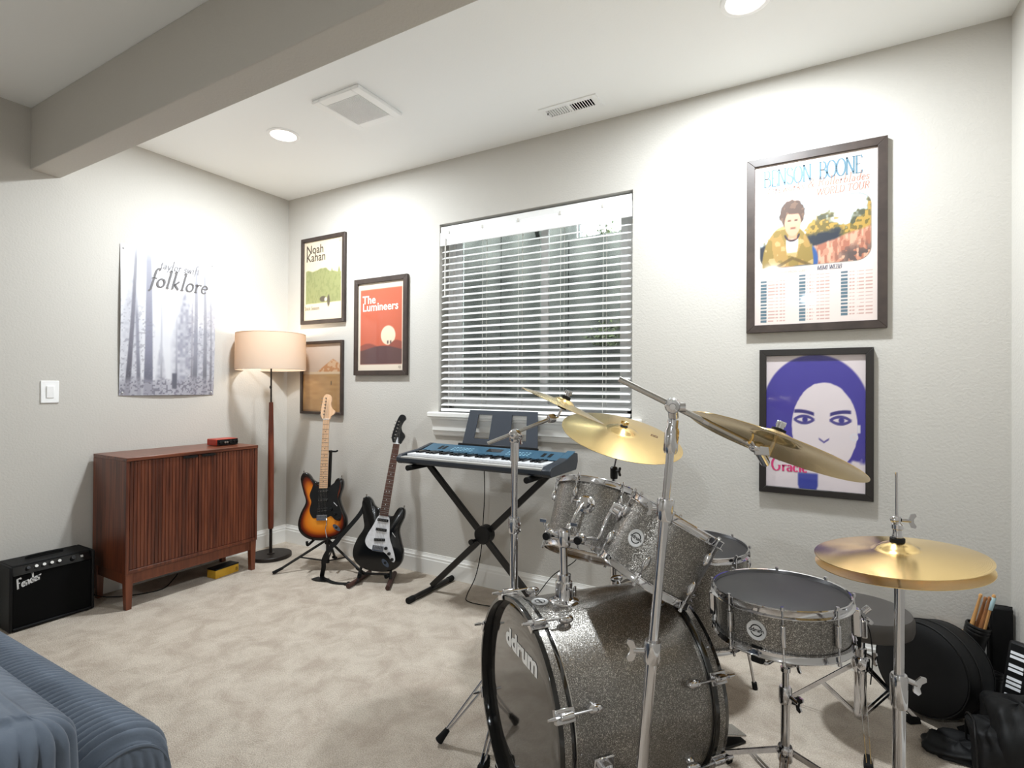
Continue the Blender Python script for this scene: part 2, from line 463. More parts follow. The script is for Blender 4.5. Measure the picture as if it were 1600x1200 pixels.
# ---- broad-nib serif letters drawn as strokes
def arc(cx, cy, rx, ry, a0, a1, n=14):
    return [(cx + rx * math.cos(R_(a0 + (a1 - a0) * i / n)), cy + ry * math.sin(R_(a0 + (a1 - a0) * i / n))) for i in range(n + 1)]
def _sf(x, y, w=0.11):
    return [(x - w, y), (x + w, y)]
def glyphs():
    g = {}
    st = lambda x, a=0, b=1: [(x, a), (x, b)]
    g['B'] = (.66, [st(.14), [(.14, 1), (.33, 1)] + arc(.33, .76, .2, .24, 90, -90) + [(.14, .52)], [(.14, .52), (.36, .52)] + arc(.36, .26, .24, .26, 90, -90) + [(.14, 0)], _sf(.1, 0, .08), _sf(.1, 1, .08)])
    g['E'] = (.58, [st(.14), [(.06, 1), (.5, 1), (.5, .86)], [(.14, .52), (.4, .52)], [(.06, 0), (.52, 0), (.52, .16)]])
    g['N'] = (.74, [[(.12, 0), (.121, 1)], [(.12, 1), (.6, 0)], [(.6, 0), (.601, 1)], _sf(.12, 0), _sf(.12, 1, .08), _sf(.6, 1)])
    g['S'] = (.58, [[(.48, .8)] + arc(.28, .76, .2, .24, 20, 250) + [(.3, .5)] + arc(.29, .24, .22, .25, 80, -160)])
    g['O'] = (.76, [arc(.38, .5, .31, .5, 0, 360, 28)])
    g['W'] = (1.0, [[(.06, 1), (.28, 0)], [(.28, 0), (.5, .95)], [(.5, .95), (.72, 0)], [(.72, 0), (.94, 1)], _sf(.06, 1, .07), _sf(.94, 1, .07)])
    g['M'] = (.9, [[(.12, 0), (.121, 1)], [(.12, 1), (.45, .05)], [(.45, .05), (.78, 1)], st(.78), _sf(.12, 0, .08), _sf(.78, 0, .1), _sf(.1, 1, .06), _sf(.8, 1, .06)])
    g['I'] = (.34, [st(.17), _sf(.17, 0), _sf(.17, 1)])
    g['R'] = (.68, [st(.14), [(.14, 1), (.33, 1)] + arc(.33, .75, .21, .25, 90, -90) + [(.14, .5)], [(.34, .5), (.62, 0)], _sf(.14, 0), _sf(.1, 1, .08)])
    g['L'] = (.58, [st(.14), [(.06, 0), (.52, 0), (.52, .2)], _sf(.14, 1)])
    g['D'] = (.74, [st(.14), [(.06, 1), (.3, 1)] + arc(.3, .5, .36, .5, 90, -90) + [(.06, 0)]])
    g['T'] = (.66, [st(.33), [(.05, .84), (.05, 1), (.61, 1), (.61, .84)], _sf(.33, 0)])
    g['U'] = (.74, [[(.13, 1)] + arc(.37, .26, .24, .27, 180, 360) + [(.61, 1)], _sf(.13, 1), _sf(.61, 1, .09)])
    g['F'] = (.56, [st(.14), [(.06, 1), (.5, 1), (.5, .86)], [(.14, .52), (.4, .52)], _sf(.14, 0)])
    g['G'] = (.78, [[(.62, .8)] + arc(.38, .5, .31, .5, 40, 320) + [(.62, .4)], _sf(.6, .42, .11)])
    g['&'] = (.8, [[(.7, .0), (.22, .7)] + arc(.34, .8, .15, .2, 200, -20) + [(.2, .42)] + arc(.3, .22, .2, .23, 150, 330) + [(.68, .5)]])
    x = .46
    g['o'] = (.5, [arc(.25, x / 2, .19, x / 2, 0, 360, 20)])
    g['l'] = (.28, [st(.13, 0, 1), [(.02, .95), (.13, 1)], _sf(.14, 0, .09)])
    g['k'] = (.52, [st(.12, 0, 1), [(.02, .95), (.12, 1)], [(.4, x), (.14, .2)], [(.2, .26), (.46, 0)]])
    g['r'] = (.38, [st(.12, 0, x), [(.02, x - .04), (.12, x)], [(.12, x * .6)] + arc(.28, x * .62, .15, x * .38, 170, 50), _sf(.12, 0, .09)])
    g['e'] = (.44, [[(.08, x * .55), (.37, x * .55)] + arc(.22, x / 2, .16, x / 2, 10, 320)])
    g['f'] = (.3, [[(.36, .93)] + arc(.25, .82, .11, .18, 60, 180) + [(.13, 0)] + arc(.04, -.12, .09, .14, 10, -110), [(.02, x), (.3, x)]])
    g['t'] = (.3, [[(.13, .68), (.13, .1)] + arc(.22, .1, .09, .1, 180, 320), [(.02, x), (.27, x)]])
    g['a'] = (.46, [[(.07, x * .85)] + arc(.2, x * .68, .14, x * .32, 140, 0) + [(.34, .04), (.42, 0)], arc(.2, x * .28, .13, x * .28, 60, 330)])
    g['y'] = (.48, [[(.06, x), (.24, 0)], [(.44, x), (.16, -.28), (.04, -.3)]])
    g['s'] = (.36, [[(.3, x * .82)] + arc(.18, x * .76, .11, x * .24, 20, 250) + arc(.17, x * .24, .13, x * .25, 80, -160)])
    g['w'] = (.66, [[(.05, x), (.19, 0)], [(.19, 0), (.33, x * .9)], [(.33, x * .9), (.46, 0)], [(.46, 0), (.61, x)]])
    g['i'] = (.24, [st(.11, 0, x), [(.02, x - .04), (.11, x)], _sf(.12, 0, .08), [(.08, .66), (.15, .66), (.15, .7), (.08, .7)]])
    g['c'] = (.42, [[(.36, x * .75)] + arc(.22, x / 2, .16, x / 2, 40, 320)])
    g['b'] = (.5, [st(.11, 0, 1), [(.01, .95), (.11, 1)], arc(.25, x / 2, .16, x / 2, 150, -150)])
    g['d'] = (.5, [st(.38, 0, 1), [(.28, .95), (.38, 1)], arc(.24, x / 2, .16, x / 2, 30, 330), _sf(.42, 0, .05)])
    g['n'] = (.5, [st(.12, 0, x), [(.02, x - .04), (.12, x)], [(.12, x * .6)] + arc(.25, x * .62, .13, x * .38, 160, 0) + [(.38, 0)], _sf(.12, 0, .07), _sf(.4, 0, .07)])
    return g
GL = glyphs()
def letters(name, body, h, mt, parent, mtx, w=0.12, t=0.03, shear=0.0, xs=1.0, align='LEFT', track=0.0):
    b = MB(); x = 0.0
    for ch in body:
        if ch == ' ':
            x += .3; continue
        wd, strokes = GL[ch]
        for s in strokes:
            P = [(px, py) for px, py in s]
            L = []; Rr = []
            for i in range(len(P)):
                a = P[max(0, i - 1)]; c = P[min(len(P) - 1, i + 1)]
                dx, dy = c[0] - a[0], c[1] - a[1]; q = math.hypot(dx, dy) or 1
                nx, ny = -dy / q, dx / q
                hw = (t + (w - t) * abs(nx)) / 2
                L.append((P[i][0] + nx * hw, P[i][1] + ny * hw)); Rr.append((P[i][0] - nx * hw, P[i][1] - ny * hw))
            vs = [((x + px + py * shear) * h * xs, py * h, 0) for px, py in L + Rr]; n = len(P)
            b.add(vs, [(i, i + 1, n + i + 1, n + i) for i in range(n - 1)])
        x += wd + track
    tot = x * h * xs
    if align == 'RIGHT':
        b.v = [(a - tot, c, d) for a, c, d in b.v]
    if align == 'CENTER':
        b.v = [(a - tot / 2, c, d) for a, c, d in b.v]
    o = b.build(name, mt, parent, smooth=False)
    o.matrix_local = mtx
    return o

def vnoise(U, Vv, su, sv, seed):
    g = np.random.RandomState(seed).rand(int(sv) + 3, int(su) + 3)
    x = U * su; y = Vv * sv
    i = np.clip(np.floor(x).astype(int), 0, int(su) + 1); j = np.clip(np.floor(y).astype(int), 0, int(sv) + 1)
    fx = x - i; fy = y - j; fx = fx * fx * (3 - 2 * fx); fy = fy * fy * (3 - 2 * fy)
    return (g[j, i] * (1 - fx) + g[j, i + 1] * fx) * (1 - fy) + (g[j + 1, i] * (1 - fx) + g[j + 1, i + 1] * fx) * fy

def raster(name, w, h, nx, ny, fn, mt, parent, zf=None):
    """a sheet in local XY (x right, y up, centred) whose printed colours come from fn(U,V)"""
    U, Vv = np.meshgrid(np.linspace(0, 1, nx + 1), np.linspace(0, 1, ny + 1))
    C = np.clip(np.asarray(fn(U, Vv), float), 0, 255) / 255
    C = (0.80 * np.where(C <= 0.04045, C / 12.92, ((C + 0.055) / 1.055) ** 2.4)).reshape(-1, 3)
    Z = zf(U, Vv) if zf is not None else np.zeros_like(U)
    vs = np.stack([(U - .5) * w, (Vv - .5) * h, Z], -1).reshape(-1, 3)
    i = np.arange((nx + 1) * ny).reshape(ny, nx + 1)[:, :-1].reshape(-1)
    fs = np.stack([i, i + 1, i + nx + 2, i + nx + 1], -1)
    me = bpy.data.meshes.new(name)
    me.from_pydata(vs.tolist(), [], fs.tolist())
    a = me.attributes.new('print', 'FLOAT_COLOR', 'POINT')
    a.data.foreach_set('color', np.concatenate([C, np.ones((len(C), 1))], 1).ravel().astype(np.float32))
    for p in me.polygons:
        p.use_smooth = True
    me.materials.append(MT[mt])
    o = bpy.data.objects.new(name, me); COL.objects.link(o); o.parent = parent
    return o

# ================================================================== the room
W, H, YB = 4.366, 2.74, -8.3
XL, YR = -3.6, -3.4                                  # the room widens to the left behind the camera
WX0, WX1, WZ0, WZ1 = 1.523, 2.830, 1.080, 2.322      # window opening
T = 0.20
VX, VY = (2.4225, 2.6875), (-0.250, -0.180)          # supply duct opening in the ceiling
struct(MB().span((XL - T, YB - T, -0.1), (W + T, T, 0)).build('floor', 'carpet', smooth=False))
b = MB()
b.span((XL - T, YB - T, H), (VX[0], T, H + 0.1)); b.span((VX[1], YB - T, H), (W + T, T, H + 0.1))
b.span((VX[0], YB - T, H), (VX[1], VY[0], H + 0.1)); b.span((VX[0], VY[1], H), (VX[1], T, H + 0.1))
struct(b.build('ceiling', 'ceil', smooth=False))
struct(MB().span((-T, YR, 0), (0, 0, H)).build('wall_left', 'wall', smooth=False))
struct(MB().span((XL, YR, 0), (-T, YR + T, H)).build('wall_return', 'wall', smooth=False))
struct(MB().span((XL - T, YB, 0), (XL, YR + T, H)).build('wall_far_left', 'wall', smooth=False))
struct(MB().span((W, YB, 0), (W + T, 0, H)).build('wall_right', 'wall', smooth=False))
struct(MB().span((XL - T, YB - T, 0), (W + T, YB, H)).build('wall_front', 'wall', smooth=False))
b = MB()
b.span((-T, 0, 0), (WX0, T, H)); b.span((WX1, 0, 0), (W + T, T, H))
b.span((WX0, 0, 0), (WX1, T, WZ0)); b.span((WX0, 0, WZ1), (WX1, T, H))
struct(b.build('wall_back', 'wall', smooth=False))
struct(MB().span((0, -1.620, 2.406), (W, -1.486, H)).build('ceiling_beam', 'wall', smooth=False, bevel=0.004))

# baseboards: flat board with a stepped and coved cap
BPROF = [(0, 0), (0.016, 0), (0.016, 0.094), (0.013, 0.100), (0.013, 0.112), (0.009, 0.118), (0.006, 0.128), (0.005, 0.1355), (0, 0.1355)]
def board(name, p0, p1, n):
    p0, p1, n = V(p0), V(p1), V(n); b = MB(); k = len(BPROF)
    vs = [tuple(p + n * d + V((0, 0, z))) for p in (p0, p1) for d, z in BPROF]
    b.add(vs, [(i, (i + 1) % k, k + (i + 1) % k, k + i) for i in range(k)] + [tuple(range(k)), tuple(range(k, 2 * k))])
    return struct(b.build(name, 'trim', smooth=False))
board('baseboard_back', (0, 0, 0), (W, 0, 0), (0, -1, 0))
board('baseboard_left', (0, YR, 0), (0, 0, 0), (1, 0, 0))
board('baseboard_right', (W, YB, 0), (W, 0, 0), (-1, 0, 0))

# window: vinyl slider set deep in the wall
win = bpy.data.objects.new('window_1', None); COL.objects.link(win); struct(win)
y0, y1 = 0.10, 0.165
b = MB()
b.span((WX0, y0, WZ0), (WX0 + .06, y1, WZ1)); b.span((WX1 - .06, y0, WZ0), (WX1, y1, WZ1))
b.span((WX0, y0, WZ1 - .055), (WX1, y1, WZ1)); b.span((WX0, y0, WZ0), (WX1, y1, WZ0 + .05))
b.build('window_frame', 'white', win, bevel=0.004)
for x0, x1, yy in ((WX0 + .06, 2.272, 0.108), (2.205, WX1 - .06, 0.130)):
    b = MB(); z0, z1 = WZ0 + .05, WZ1 - .055; d = 0.022
    b.span((x0, yy, z0), (x0 + .05, yy + d, z1)); b.span((x1 - .05, yy, z0), (x1, yy + d, z1))
    b.span((x0 + .05, yy, z0), (x1 - .05, yy + d, z0 + .04)); b.span((x0 + .05, yy, z1 - .04), (x1 - .05, yy + d, z1))
    sh = b.build('sash', 'white', win, bevel=0.003)
    MB().span((x0 + .05, yy + .009, z0 + .04), (x1 - .05, yy + .013, z1 - .04)).build('pane', 'glass', sh, smooth=False)
# white drywall return lining the opening, the stool and the moulded apron below it
b = MB()
b.span((1.47, -0.055, 1.048), (2.885, 0.10, 1.080))
struct(b.build('trim_1', 'trim', bevel=0.006))
prof = [(0, 1.048), (0.046, 1.048), (0.046, 1.036), (0.036, 1.030), (0.030, 1.012), (0.026, 0.998), (0.026, 0.962), (0.020, 0.956), (0.016, 0.936), (0.012, 0.926), (0, 0.926)]
b = MB(); k = len(prof)
vs = [(x, -d, z) for x in (1.495, 2.860) for d, z in prof]
b.add(vs, [(i, (i + 1) % k, k + (i + 1) % k, k + i) for i in range(k)] + [tuple(range(k)), tuple(range(k, 2 * k))])
struct(b.build('trim_2', 'trim', smooth=False))

# window well outside
wl = bpy.data.objects.new('window_well', None); COL.objects.link(wl); struct(wl)
for k in range(6):   # concrete panels of the retaining wall
    MB().span((0.15 + k * 0.62, 1.02, 0.4), (0.15 + (k + 1) * 0.62 - 0.006, 1.2, 2.80 if k < 3 else 2.43 - 0.012 * (k % 2))).build('wall_panel', 'well', wl, bevel=0.006)
MB().span((0.85, T, 0.4), (1.0, 1.02, 2.5)).build('side_panel', 'well', wl, bevel=0.006)
MB().span((3.3, T, 0.4), (3.45, 1.02, 2.5)).build('side_panel', 'well', wl, bevel=0.006)
MB().span((0.8, T, 0.35), (3.5, 1.2, 0.45)).build('gravel_bed', 'gravel', wl)
b = MB()
for k in range(22):
    x = 2.03 + k * 0.055
    b.tube([(x, 1.12, 2.43), (x + 0.32, 1.12, 2.75)], 0.0016, 4); b.tube([(x + 0.32, 1.125, 2.43), (x, 1.125, 2.75)], 0.0016, 4)
b.tube([(2.02, 1.12, 2.76), (3.6, 1.12, 2.76)], 0.016, 8)
for x in (2.06, 3.0):
    b.tube([(x, 1.13, 2.3), (x, 1.13, 2.78)], 0.02, 8)
tag(b.build('chain_link_fence', 'wire'), 'galvanised chain link fence above the window well wall', 'fence')
b = MB(); b.tube([(1.72, 1.06, 2.46), (2.05, 0.195, 2.66)], 0.018, 8)
tag(b.build('well_brace', 'blackmetal'), 'dark diagonal steel brace across the window well opening', 'brace')
def brush(x, y, z, n, s, name, label):
    r = random.Random(int(x * 100)); b = MB()
    for k in range(n):
        a = r.uniform(0, 6.28); e = r.uniform(.1, 1.2); L = r.uniform(.4, 1) * s
        d = V((math.cos(a) * math.cos(e), math.sin(a) * math.cos(e) * .5, math.sin(e)))
        p = V((x, y, z)); q = p + d * L
        b.tube([p, q], (0.003, 0.001), 4)
        for j in range(5):
            c = p + d * L * (.35 + .15 * j) + V([r.uniform(-.02, .02) for _ in range(3)])
            u = V([r.uniform(-1, 1) for _ in range(3)]).normalized() * .02; w_ = V([r.uniform(-1, 1) for _ in range(3)]).normalized() * .01
            b.add([c - u, c + w_, c + u, c - w_], [(0, 1, 2, 3)])
    tag(b.build(name, 'leaf', smooth=False), label, 'plant')
brush(2.35, 0.93, 1.55, 60, 0.26, 'trailing_weed', 'dry weed clinging to the middle of the well wall')
brush(2.22, 1.27, 2.42, 70, 0.22, 'brush_clump', 'sparse brush growing beyond the window well wall')

# blind
bl = thing('window_blind', 'white horizontal slat blind lowered inside the window recess', 'blind', (0, 0, 0))
b = MB(); b.span((WX0 + .008, 0.006, WZ1 - .075), (WX1 - .008, 0.062, WZ1 - .018)); b.build('headrail', 'white', bl, bevel=0.002)
b = MB(); b.span((WX0 + .004, 0.0, WZ1 - .145), (WX1 - .004, 0.008, WZ1 - .058)); b.build('valance', 'blind', bl, bevel=0.003)
NS = 25; ZT = WZ1 - 0.175; ZB = WZ0 + 0.055
sl = MB(); hw = 0.025
sec = [(-hw, -.0022), (-hw * .5, .0002), (0, .001), (hw * .5, .0002), (hw, -.0022)]
sec = [(y, z + .0014) for y, z in sec] + [(y, z - .0014) for y, z in sec[::-1]]
k = len(sec)
vs = [(x, y, z) for x in (WX0 + .012, WX1 - .012) for y, z in sec]
sl.add(vs, [(i, (i + 1) % k, k + (i + 1) % k, k + i) for i in range(k)] + [tuple(range(k)), tuple(range(k, 2 * k))])
first = None
for i in range(NS):
    z = ZT + (ZB - ZT) * i / (NS - 1)
    mm = M.Translation((0, 0.036, z)) @ M.Rotation(R_(23), 4, 'X')
    if first is None:
        first = sl.build('slat', 'blind', bl); first.matrix_local = mm
    else:
        copy_part(first, bl, mm)
b = MB(); b.span((WX0 + .012, 0.010, WZ0 + .004), (WX1 - .012, 0.062, WZ0 + .024)); b.build('bottom_rail', 'blind', bl, bevel=0.003)
for x in (1.60, 1.86, 2.12, 2.40, 2.66):
    b = MB()
    for yy in (0.0095, 0.0625):
        b.tube([(x, yy, WZ1 - .08), (x, yy, WZ0 + .02)], 0.0011, 5)
    b.tube([(x + .012, 0.036, WZ1 - .08), (x + .012, 0.036, WZ0 + .02)], 0.0012, 5)
    b.build('ladder_cord', 'cord', bl)
b = MB(); b.tube([(1.575, -0.004, WZ1 - .10), (1.575, -0.006, 1.84)], 0.0042, 8); b.build('tilt_wand', 'cord', bl)
for x in (1.60, 1.86, 2.12, 2.40, 2.66):
    MB().box((x, -0.002, WZ1 - .06), (.008, .006, .02)).build('valance_clip', 'cord', bl)

# recessed ceiling lights
def can_light(x, y, label, where=''):
    t = thing('recessed_light' + where, label, 'ceiling light', (x, y, H), group='recessed ceiling lights')
    m = M.Rotation(math.pi, 4, 'X')
    MB().lathe([(.093, 0), (.093, .003), (.086, .007), (.074, .006), (.070, .001), (.070, 0)], 40, m, closed=True).build('trim_ring', 'white', t)
    MB().lathe([(0, .003), (.071, .003), (.071, .001), (0, .001)], 40, m).build('lens', 'lens', t)
    L = bpy.data.lights.new('can_lamp' + where, 'AREA'); L.shape = 'DISK'; L.size = 0.13; L.energy = CAN_POWER; L.color = CAN_COL
    lo = bpy.data.objects.new('can_lamp' + where, L); COL.objects.link(lo); lo.parent = t; lo.location = (0, 0, -0.012)
can_light(*CAN_SPOTS[0], 'round recessed ceiling light near the exhaust fan grille')
can_light(*CAN_SPOTS[1], 'round recessed ceiling light above the large framed tour poster')
can_light(*OFF_SPOTS[0], 'round recessed ceiling light behind the sofa near the right wall', '_middle_offscreen')
can_light(*OFF_SPOTS[1], 'round recessed ceiling light by the far end wall on the right', '_far_offscreen')
can_light(*OFF_SPOTS[2], 'round recessed ceiling light in the side room by the far end wall', '_left_offscreen')

# exhaust fan grille and supply register
t = thing('exhaust_fan_grille', 'square white exhaust fan grille with fine louvres on the ceiling', 'vent', (1.56, -0.765, H))
b = MB()
for q in (-1, 1):
    b.box((q * .1425, 0, -.009), (.050, .325, .018)); b.box((0, q * .1375, -.009), (.235, .050, .018))
b.build('cover', 'white', t, bevel=0.004)
b = MB()
for k in range(24):
    b.box((-.112 + k * .00975, 0, -.0105), (.0036, .225, .017))
b.build('louvres', 'white', t)
t = thing('supply_register', 'long white supply air register by the back wall', 'vent', (2.555, -0.215, H))
b = MB()
for q in (-1, 1):
    b.box((q * .1475, 0, -.003), (.030, .125, .006)); b.box((0, q * .04875, -.003), (.265, .0275, .006))
b.build('plate', 'white', t)
b = MB()
b.span((-.1365, -.039, .0), (-.1325, .039, .30)); b.span((.1325, -.039, .0), (.1365, .039, .30)); b.span((-.1325, -.039, .0), (.1325, -.035, .30)); b.span((-.1325, .035, .0), (.1325, .039, .30)); b.span((-.1365, -.039, .30), (.1365, .039, .304))
b.build('duct', 'duct', t, smooth=False)
for s in (-1, 1):
    for k in range(9):
        MB().box((0, 0, 0), (.0035, .068, .009), M.Translation((s * (.014 + k * .0142), 0, -.002)) @ M.Rotation(s * R_(-38), 4, 'Y')).build('louvre', 'white', t)
MB().box((0, 0, -.003), (.012, .07, .006)).build('centre_bar', 'white', t)
MB().tube([(-.128, -.012, -.006), (-.128, -.012, -.016)], .003, 8).build('damper_lever', 'black', t)

# light switch
t = thing('light_switch', 'white rocker light switch on the left wall', 'light switch', mtx=frame((0.0, -1.525, 1.204), (1, 0, 0), (0, 1, 0)))
MB().box((0, 0, .003), (.082, .124, .006)).build('plate', 'white', t, bevel=0.003)
MB().box((0, 0, .0085), (.034, .066, .006), M.Rotation(R_(3), 4, 'X')).build('rocker', 'white', t, bevel=0.002)

# ================================================================== posters
def framed(name, label, x0, x1, z0, z1, bar, mt, depth=0.025):
    w, h = x1 - x0, z1 - z0
    t = thing(name, label, 'framed poster', mtx=frame(((x0 + x1) / 2, 0, (z0 + z1) / 2), (0, -1, 0), (1, 0, 0)))
    a, c = w / 2, h / 2
    for q in (((-a, -c), (a, -c), (a - bar, -c + bar), (-a + bar, -c + bar)), ((a, -c), (a, c), (a - bar, c - bar), (a - bar, -c + bar)),
              ((a, c), (-a, c), (-a + bar, c - bar), (a - bar, c - bar)), ((-a, c), (-a, -c), (-a + bar, -c + bar), (-a + bar, c - bar))):
        MB().prism(q, 0.002, depth).build('frame_bar', mt, t, bevel=0.0015)
    return t, w - 2 * bar + .004, h - 2 * bar + .004

def mixc(A, col, m):
    m = np.clip(m, 0, 1)[..., None]
    return A * (1 - m) + np.array(col, float) * m
def base(U, col):
    return np.ones(U.shape + (3,)) * np.array(col, float)
def soft(d, k=80):
    return np.clip(d * k + .5, 0, 1)
def at(u, v, w, h, z=.0012):
    return M.Translation(((u - .5) * w, (v - .5) * h, z))

# -- forest band poster
t, w, h = framed('framed_poster', 'dark framed cream poster with a green treeline print', .182, .664, 1.725, 2.393, .028, 'frame')
def art(U, Vv):
    A = base(U, (243, 226, 198))
    top = .60 + .05 * vnoise(U, Vv * 0, 9, 1, 3) - .10 * np.clip(abs(U - .35) - .25, 0, 1)
    for c, hh in ((.40, .63), (.72, .64), (.90, .65), (.1, .57), (.17, .57), (.25, .58), (.33, .6), (.56, .6), (.62, .59), (.81, .59)):
        top = np.maximum(top * 1.0, hh - abs(U - c) * 2.2)
    m = soft(top - Vv) * soft(Vv - .215) * soft(U - .05) * soft(.95 - U)
    A = mixc(A, (160, 163, 104), m)
    n = vnoise(U, Vv, 40, 30, 5)
    A = mixc(A, (140, 146, 88), m * (n > .6) * .6)
    dog = soft(.05 - np.hypot((U - .5) / 1.7, (Vv - .262) * 1.4)) + soft(.035 - np.hypot(U - .64, (Vv - .235) * .5))
    A = mixc(A, (84, 72, 56), dog * .9)
    A = mixc(A, (240, 225, 200), soft(.035 - np.hypot(U - .57, (Vv - .255) * 1.4)))
    A = mixc(A, (150, 140, 120), soft(.025 - np.hypot((U - .92), (Vv - .955) * 1.4)) * .5)
    return A
pr = raster('print', w, h, 90, 126, art, 'gloss', t); pr.location = (0, 0, .012)
text_mesh('lettering', 'Noah\nKahan', h * .150, solid((72, 62, 52)), pr, at(.055, .845, w, h), offset=.0008, xs=.94, line=.66)
text_mesh('lettering', 'Stick Season', h * .066, solid((92, 82, 68)), pr, at(.03, .135, w, h), xs=.8)

# -- orange desert poster
t, w, h = framed('framed_poster', 'dark framed orange poster with a pale sun over dark dunes', .765, 1.265, 1.325, 2.020, .034, 'frame')
def art(U, Vv):
    A = base(U, (240, 224, 204))
    pan = soft(U - .055) * soft(.955 - U) * soft(Vv - .075) * soft(.925 - Vv)
    A = mixc(A, (206, 98, 66), pan)
    A = mixc(A, (246, 226, 196), soft(.155 - np.hypot(U - .665, (Vv - .395) * h / w)))
    hill = .27 + .09 * np.exp(-((U - .8) / .16) ** 2) + .04 * np.sin(U * 7)
    A = mixc(A, (150, 72, 56), pan * soft(hill - Vv))
    A = mixc(A, (94, 60, 58), pan * soft(.25 - .03 * np.sin(U * 5 + 2) - Vv))
    for u in (.66, .72):
        A = mixc(A, (80, 58, 60), soft(.014 - abs(U - u)) * soft(Vv - .30) * soft(.335 - Vv))
    return A
pr = raster('print', w, h, 90, 126, art, 'gloss', t); pr.location = (0, 0, .012)
text_mesh('lettering', 'The\nLumineers', h * .128, solid((246, 236, 222)), pr, at(.10, .765, w, h), offset=.0014, xs=1.0, line=.66)
text_mesh('lettering', '12', h * .04, solid((92, 80, 70)), pr, at(.88, .025, w, h))

# -- sepia landscape
t, w, h = framed('framed_photograph', 'dark framed sepia photograph of pale hills behind a flat field', .185, .646, 1.030, 1.590, .020, 'frame')
t['category'] = 'framed photograph'
def art(U, Vv):
    A = base(U, (206, 184, 164))
    A = mixc(A, (222, 204, 188), soft(Vv - .75, 3))
    mt = .56 + .2 * np.clip(1 - abs(U - .78) / .45, 0, 1) + .02 * vnoise(U, Vv * 0, 14, 1, 8)
    n = vnoise(U, Vv, 24, 40, 9)
    m = soft(mt - Vv)
    A = mixc(A, (196, 140, 96), m); A = mixc(A, (226, 196, 164), m * (n > .58) * .7)
    A = mixc(A, (214, 190, 158), soft(.585 - Vv)); 
    g = soft(.55 - Vv); A = mixc(A, (164, 124, 78), g); A = mixc(A, (188, 148, 98), g * vnoise(U, Vv, 6, 30, 4) * .8)
    A = mixc(A, (120, 88, 56), soft(.03 - Vv - .02 * U, 60) * .6)
    A = mixc(A, (84, 64, 48), soft(.012 - abs(U - .74)) * soft(Vv - .395) * soft(.45 - Vv))
    return A
pr = raster('print', w, h, 80, 100, art, 'gloss', t); pr.location = (0, 0, .010)

